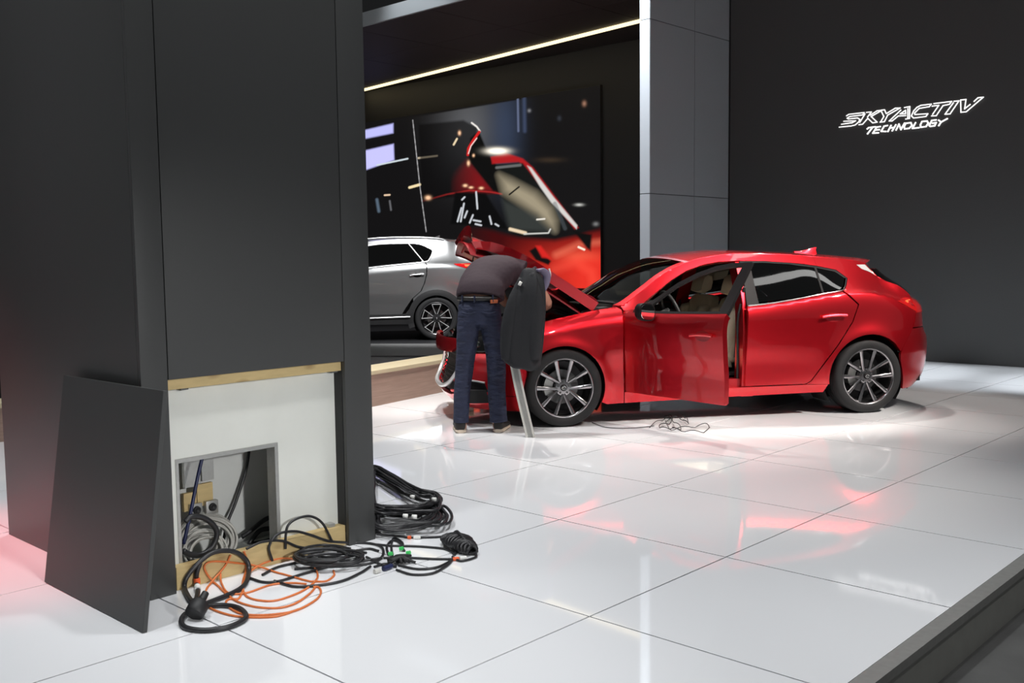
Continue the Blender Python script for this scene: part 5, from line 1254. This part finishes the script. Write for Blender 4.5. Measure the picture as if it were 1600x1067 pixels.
# power lead with a round plug
o, b0 = cable('power_lead', 'thick black power lead with a round plug at the left of the hatch', [
    [(200, 712), (330, 660), (392, 618), (412, 560), (405, 505), (360, 462), (300, 449), (225, 462), (150, 522), (98, 590), (92, 640), (118, 692), (150, 715), (200, 725), (290, 722), (360, 735), (398, 770), (380, 800), (300, 833), (190, 847), (100, 835), (74, 805), (90, 770), (130, 742), (150, 735)],
    [(170, 510), (152, 560), (151, 610), (158, 650), (150, 690), (140, 712)]], .0105, m_cable)
p1_, p2_ = drape(*c7(152, 588), .012), drape(*c7(154, 612), .012); ring_on(o, b0, p1_, p2_, .0135, m_tagor, 'orange_band')
p1_, p2_ = drape(*c7(155, 628), .012), drape(*c7(157, 645), .012); ring_on(o, b0, p1_, p2_, .0135, m_tag, 'white_band')
pc = drape(*c7(155, 752), .03); V, Fc = lathe_vf([(0, -.03), (.034, -.03), (.038, -.024), (.038, .02), (.03, .03), (.016, .04), (.014, .075), (0, .075)], 24, 'y')
rot = Matrix.Rotation(math.radians(35), 3, 'X') @ Matrix.Rotation(math.radians(25), 3, 'Z')
V = [np.array(rot @ Vector(v))+pc+np.array([0, 0, .012])-b0 for v in V]; mobj('plug', V, Fc, m_rubber, o, True, 40)
# black tangle in front of the hatch
rngc = np.random.default_rng(11)
def loops(cx, cy, rx, ry, n, jit, turns=1.0):
    out = []
    for k in range(n):
        a0 = rngc.uniform(0, 6.28); kx, ky = rx*rngc.uniform(.6, 1.05), ry*rngc.uniform(.5, 1.1); ox, oy = rngc.normal(0, jit, 2)
        out.append([(cx+ox+kx*math.cos(a0+t), cy+oy*.35+ky*math.sin(a0+t), .006*k) for t in np.linspace(0, 2*PI*turns*.93, 16)])
    return out
cable('cable_tangle', 'tangle of black cables on the floor in front of the hatch sill', [
    [(595, 440), (597, 370), (610, 320), (655, 288), (720, 277), (780, 312), (830, 405)],
    [(530, 500), (513, 430), (555, 368), (640, 352), (720, 370), (820, 402), (950, 410), (1060, 422), (1085, 460), (1050, 502), (950, 522), (800, 530), (640, 540)],
    [(415, 585), (480, 605), (560, 602), (700, 560), (850, 520), (980, 500), (1080, 485)],
    [(540, 600), (640, 628), (760, 622), (880, 600), (970, 560), (1020, 528)],
    [(400, 440), (480, 405), (580, 400), (660, 430), (760, 440), (900, 445), (1000, 460)],
    [(480, 570), (560, 530), (700, 500), (860, 470), (1000, 440), (1060, 450)]]+loops(820, 480, 190, 44, 9, 34), .0062, m_cable)
# leads running right, connectors and wrapped bundle
o, b0 = cable('lead_bundle', 'black leads with metal connectors and green bands trailing right of the tangle', [
    [(1050, 418), (1130, 424), (1220, 426), (1300, 430), (1400, 442), (1442, 470)],
    [(1085, 485), (1200, 484), (1330, 490), (1430, 491)],
    [(1160, 522), (1250, 540), (1340, 535), (1400, 512), (1430, 492)],
    [(1150, 545), (1230, 568), (1330, 562), (1400, 525), (1430, 495)],
    [(1110, 470), (1102, 430), (1125, 400), (1160, 405), (1190, 450)],
    [(1130, 470), (1125, 420), (1140, 385), (1180, 410), (1180, 440)],
    [(1040, 530), (1090, 515), (1140, 520), (1170, 500)], [(1000, 480), (1080, 520), (1150, 530)],
    [(1050, 366), (1110, 372), (1160, 376), (1220, 383), (1310, 382), (1392, 378)],
    [(1430, 480), (1470, 500), (1530, 488), (1550, 475), (1535, 458)], [(1440, 470), (1452, 452), (1475, 448)]], .0058, m_cable)
hubp = drape(*c7(1172, 492), .02)
rg = np.random.default_rng(5); parts = []
for k in range(14):
    d = rg.normal(0, .022, 3)*np.array([1, 1, .35]); parts.append(tube_vf(catmull([hubp+d+np.array([-.03, -.03, 0])*rg.uniform(.4, 1), hubp+d*.4+np.array([0, 0, .012]), hubp+d+np.array([.03, .03, 0])*rg.uniform(.4, 1)], 4)-b0, .007, 7))
V, Fc = join_vf(parts); V = [(v[0], v[1], max(v[2], .002)) for v in V]; mobj('connector_cluster', V, Fc, m_rubber, o, True)
for q in ((1175, 440), (1121, 466), (1210, 461)):
    p_ = drape(*c7(*q), .012); ring_on(o, b0, p_+np.array([-.008, -.004, .0]), p_+np.array([.008, .004, .004]), .009, m_green, 'green_band')
for q0, q1 in (((1040, 554), (1068, 546)),):
    ring_on(o, b0, drape(*c7(*q0), .011), drape(*c7(*q1), .011), .0105, m_steel, 'metal_connector')
ring_on(o, b0, drape(*c7(1085, 540), .012), drape(*c7(1125, 525), .012), .012, m_cableblue, 'connector_boot')
for q0, q1, mm, nn in (((1208, 382), (1222, 383), m_tagor, 'orange_band'), ((1236, 383), (1270, 383), m_tag, 'white_band'), ((1432, 491), (1462, 488), m_tagor, 'orange_band'), ((1466, 487), (1500, 483), m_tag, 'white_band')):
    ring_on(o, b0, drape(*c7(*q0), .009), drape(*c7(*q1), .009), .0085, mm, nn)
# wrapped hank of thin cable
A, Bp = onz(*c7(1410, 392), .02), onz(*c7(1525, 452), .02); parts = []; base = np.array([*((A+Bp)/2)[:2], 0.0])
e = (Bp-A); L = np.linalg.norm(e); e /= L; nn_ = np.array([-e[1], e[0], 0])
for k in range(16):
    f = k/15; c = A+(Bp-A)*f; wd = .050*math.sin(PI*(.18+.72*f))+.010; hh = .022*math.sin(PI*(.15+.7*f))+.008
    rng_ = [c+nn_*wd*math.cos(t)+EZ*(hh*math.sin(t)+hh-.014)+e*.010*math.sin(2*t+k) for t in np.linspace(0, 2*PI, 18, endpoint=False)]
    parts.append(tube_vf(np.array(rng_)-base, .0075, 6, True))
parts.append(tube_vf(catmull([A-base, A+nn_*.04+EZ*.03-base, (A+Bp)/2+EZ*.055-base, Bp+EZ*.02-base], 5), .008, 7))
V, Fc = join_vf(parts); V = [(v[0], v[1], max(v[2], .001)) for v in V]
o = mobj('wrapped_hank', V, Fc, m_cable, None, True); o.location = base; tag(o, 'tightly wrapped hank of thin black cable at the far right of the leads', 'cable')
# big heap of black cable behind the pillar corner
rg = np.random.default_rng(21)
def heap():
    parts = []; base = np.array([1.05, -2.35, 0.0]); r = .0085
    ctrl = [(84, 60), (240, 140), (400, 225), (520, 268), (600, 275), (632, 318), (590, 362), (440, 385), (260, 398), (110, 392), (60, 330), (60, 180)]
    lo = [(90, 430), (200, 430), (400, 440), (560, 400), (620, 370), (680, 430), (692, 480), (640, 515), (500, 530), (300, 540), (110, 545)]
    lo2 = [(60, 540), (200, 565), (330, 560), (460, 545), (560, 500), (620, 450), (600, 400), (450, 395), (250, 420), (60, 440)]
    for k in range(30):
        src = (ctrl, ctrl, lo, lo2)[k % 4]; jx, jy = rg.normal(0, 16), rg.normal(0, 13); sc = rg.uniform(.86, 1.02)
        z = .012+.085*rg.uniform(0, 1) if src is ctrl else .010+.05*rg.uniform(0, 1)
        pts = []
        for (x, y) in src:
            x2, y2 = 60+(x-60)*sc+jx+rg.normal(0, 7), y+jy+rg.normal(0, 6)
            p = onz(*c4(x2, y2), z*rg.uniform(.85, 1.15))
            if p[0] < 1.56 and p[1] < -2.85: p[1] = -2.85
            pts.append(p-base)
        P = catmull(pts, 6, True); P[:, 2] = np.maximum(P[:, 2], r)
        P[:, 1] = np.maximum(P[:, 1], -2.852-base[1]) if True else P[:, 1]
        parts.append(tube_vf(P, r*rg.uniform(.8, 1.1), 7, True))
    V, Fc = join_vf(parts); o = mobj('cable_heap', V, Fc, m_cable, None, True); o.location = base
    tag(o, 'large heap of thick black cable lying behind the pillar corner', 'cable')
    for q in ((320, 458), (395, 465), (380, 300), (560, 320)):
        p = onz(*c4(*q), .10)-base; V, Fc = tube_vf([p, p+np.array([.02, .012, 0])], .011, 8); mobj('white_band', V, Fc, m_tag, o, True)
heap()
# inside the hatch: pale coil, black loop, blue cable, black cables
def coil(name, label, c, rad, n, r, m, tilt, seed, squash=1.0):
    rg = np.random.default_rng(seed); parts = []
    for k in range(n):
        R = rad*rg.uniform(.78, 1.05); off = rg.normal(0, .008, 3); dx = .05*(k/n-.5); a0 = rg.uniform(0, 6)
        pts = [np.array([dx+R*math.sin(t)*math.sin(tilt), R*math.cos(t), squash*R*math.sin(t)*math.cos(tilt)])+off for t in a0+np.linspace(0, 2*PI, 30, endpoint=False)]
        parts.append(tube_vf(pts, r, 6, True))
    V, Fc = join_vf(parts); zmin = min(v[2] for v in V); base = np.array([c[0], c[1], 0.021]); o = mobj(name, [(v[0], v[1], v[2]-zmin) for v in V], Fc, m, None, True); o.location = base
    tag(o, label, 'cable'); return o
coil('grey_cable_coil', 'pale grey cable coil lying inside the open hatch', (1.325, -3.655), .135, 16, .0062, m_cablegrey, -.35, 4, .74)
coil('grey_cable_coil', 'smaller pale grey cable coil in front inside the hatch', (1.392, -3.705), .092, 12, .0055, m_cablegrey, -.2, 9, .8)
def free_cable(name, label, pts, r, m):
    P = catmull(pts, 8); base = np.array(P[len(P)//2]); V, Fc = tube_vf(P-base, r, 8); o = mobj(name, V, Fc, m, None, True); o.location = base; tag(o, label, 'cable'); return o
free_cable('blue_cable', 'navy blue cable hanging at the left inside the hatch', [onx(322, 690, 1.36), onx(309, 745, 1.37), onx(298, 800, 1.385), onx(287, 850, 1.39)], .008, m_cableblue)
free_cable('hanging_cable', 'straight black cable hanging at the back of the hatch', [onx(391, 690, 1.16), onx(384, 735, 1.17), onx(368, 785, 1.18), onx(356, 815, 1.19), onx(348, 850, 1.2)], .0075, m_cable)
c3 = lambda x, y: (270+x/4.64, 690+y/4.64)
free_cable('cable_loop', 'stiff black cable loop standing in front of the pale coil', [onx(*c3(*q), 1.432) for q in ((90, 580), (130, 545), (210, 548), (280, 590), (318, 650), (308, 720), (270, 780), (200, 820), (120, 815), (75, 790))], .0125, m_cable)
free_cable('dark_cable', 'dark cables curling in the right corner of the hatch', [onx(*c3(*q), 1.20) for q in ((500, 690), (570, 640), (660, 570), (720, 545), (760, 560), (740, 620), (640, 640), (580, 700), (560, 740), (640, 730), (760, 700))], .012, m_cable)
# thin wires on the floor beside the red car
def thin_wires():
    r = .0035; rg = np.random.default_rng(2); st = [[(925, 660), (945, 667), (975, 669), (1008, 667), (1022, 665)],
        [(1015, 668), (1035, 658), (1050, 652), (1048, 662), (1030, 668), (1045, 673), (1075, 670), (1105, 666), (1106, 675), (1080, 677), (1050, 672)],
        [(1038, 650), (1052, 660), (1064, 672), (1048, 672), (1040, 660), (1060, 655), (1075, 664), (1072, 655), (1066, 653)]]
    allp = []
    for k, s in enumerate(st):
        P = catmull([onz(x, y, r+.004) for x, y in s], 6)
        if k > 0: P[:, 2] += np.abs(np.sin(np.arange(len(P))*.5))*.025
        allp.append(P)
    base = np.array([*np.mean(np.concatenate(allp), 0)[:2], 0]); V, Fc = join_vf([tube_vf(P-base, r, 6) for P in allp])
    V = [(v[0], v[1], max(v[2], .0005)) for v in V]
    o = mobj('thin_wire', V, Fc, m_cable, None, True); o.location = base; tag(o, 'thin black wire tangled on the floor below the open car door', 'cable')
thin_wires()
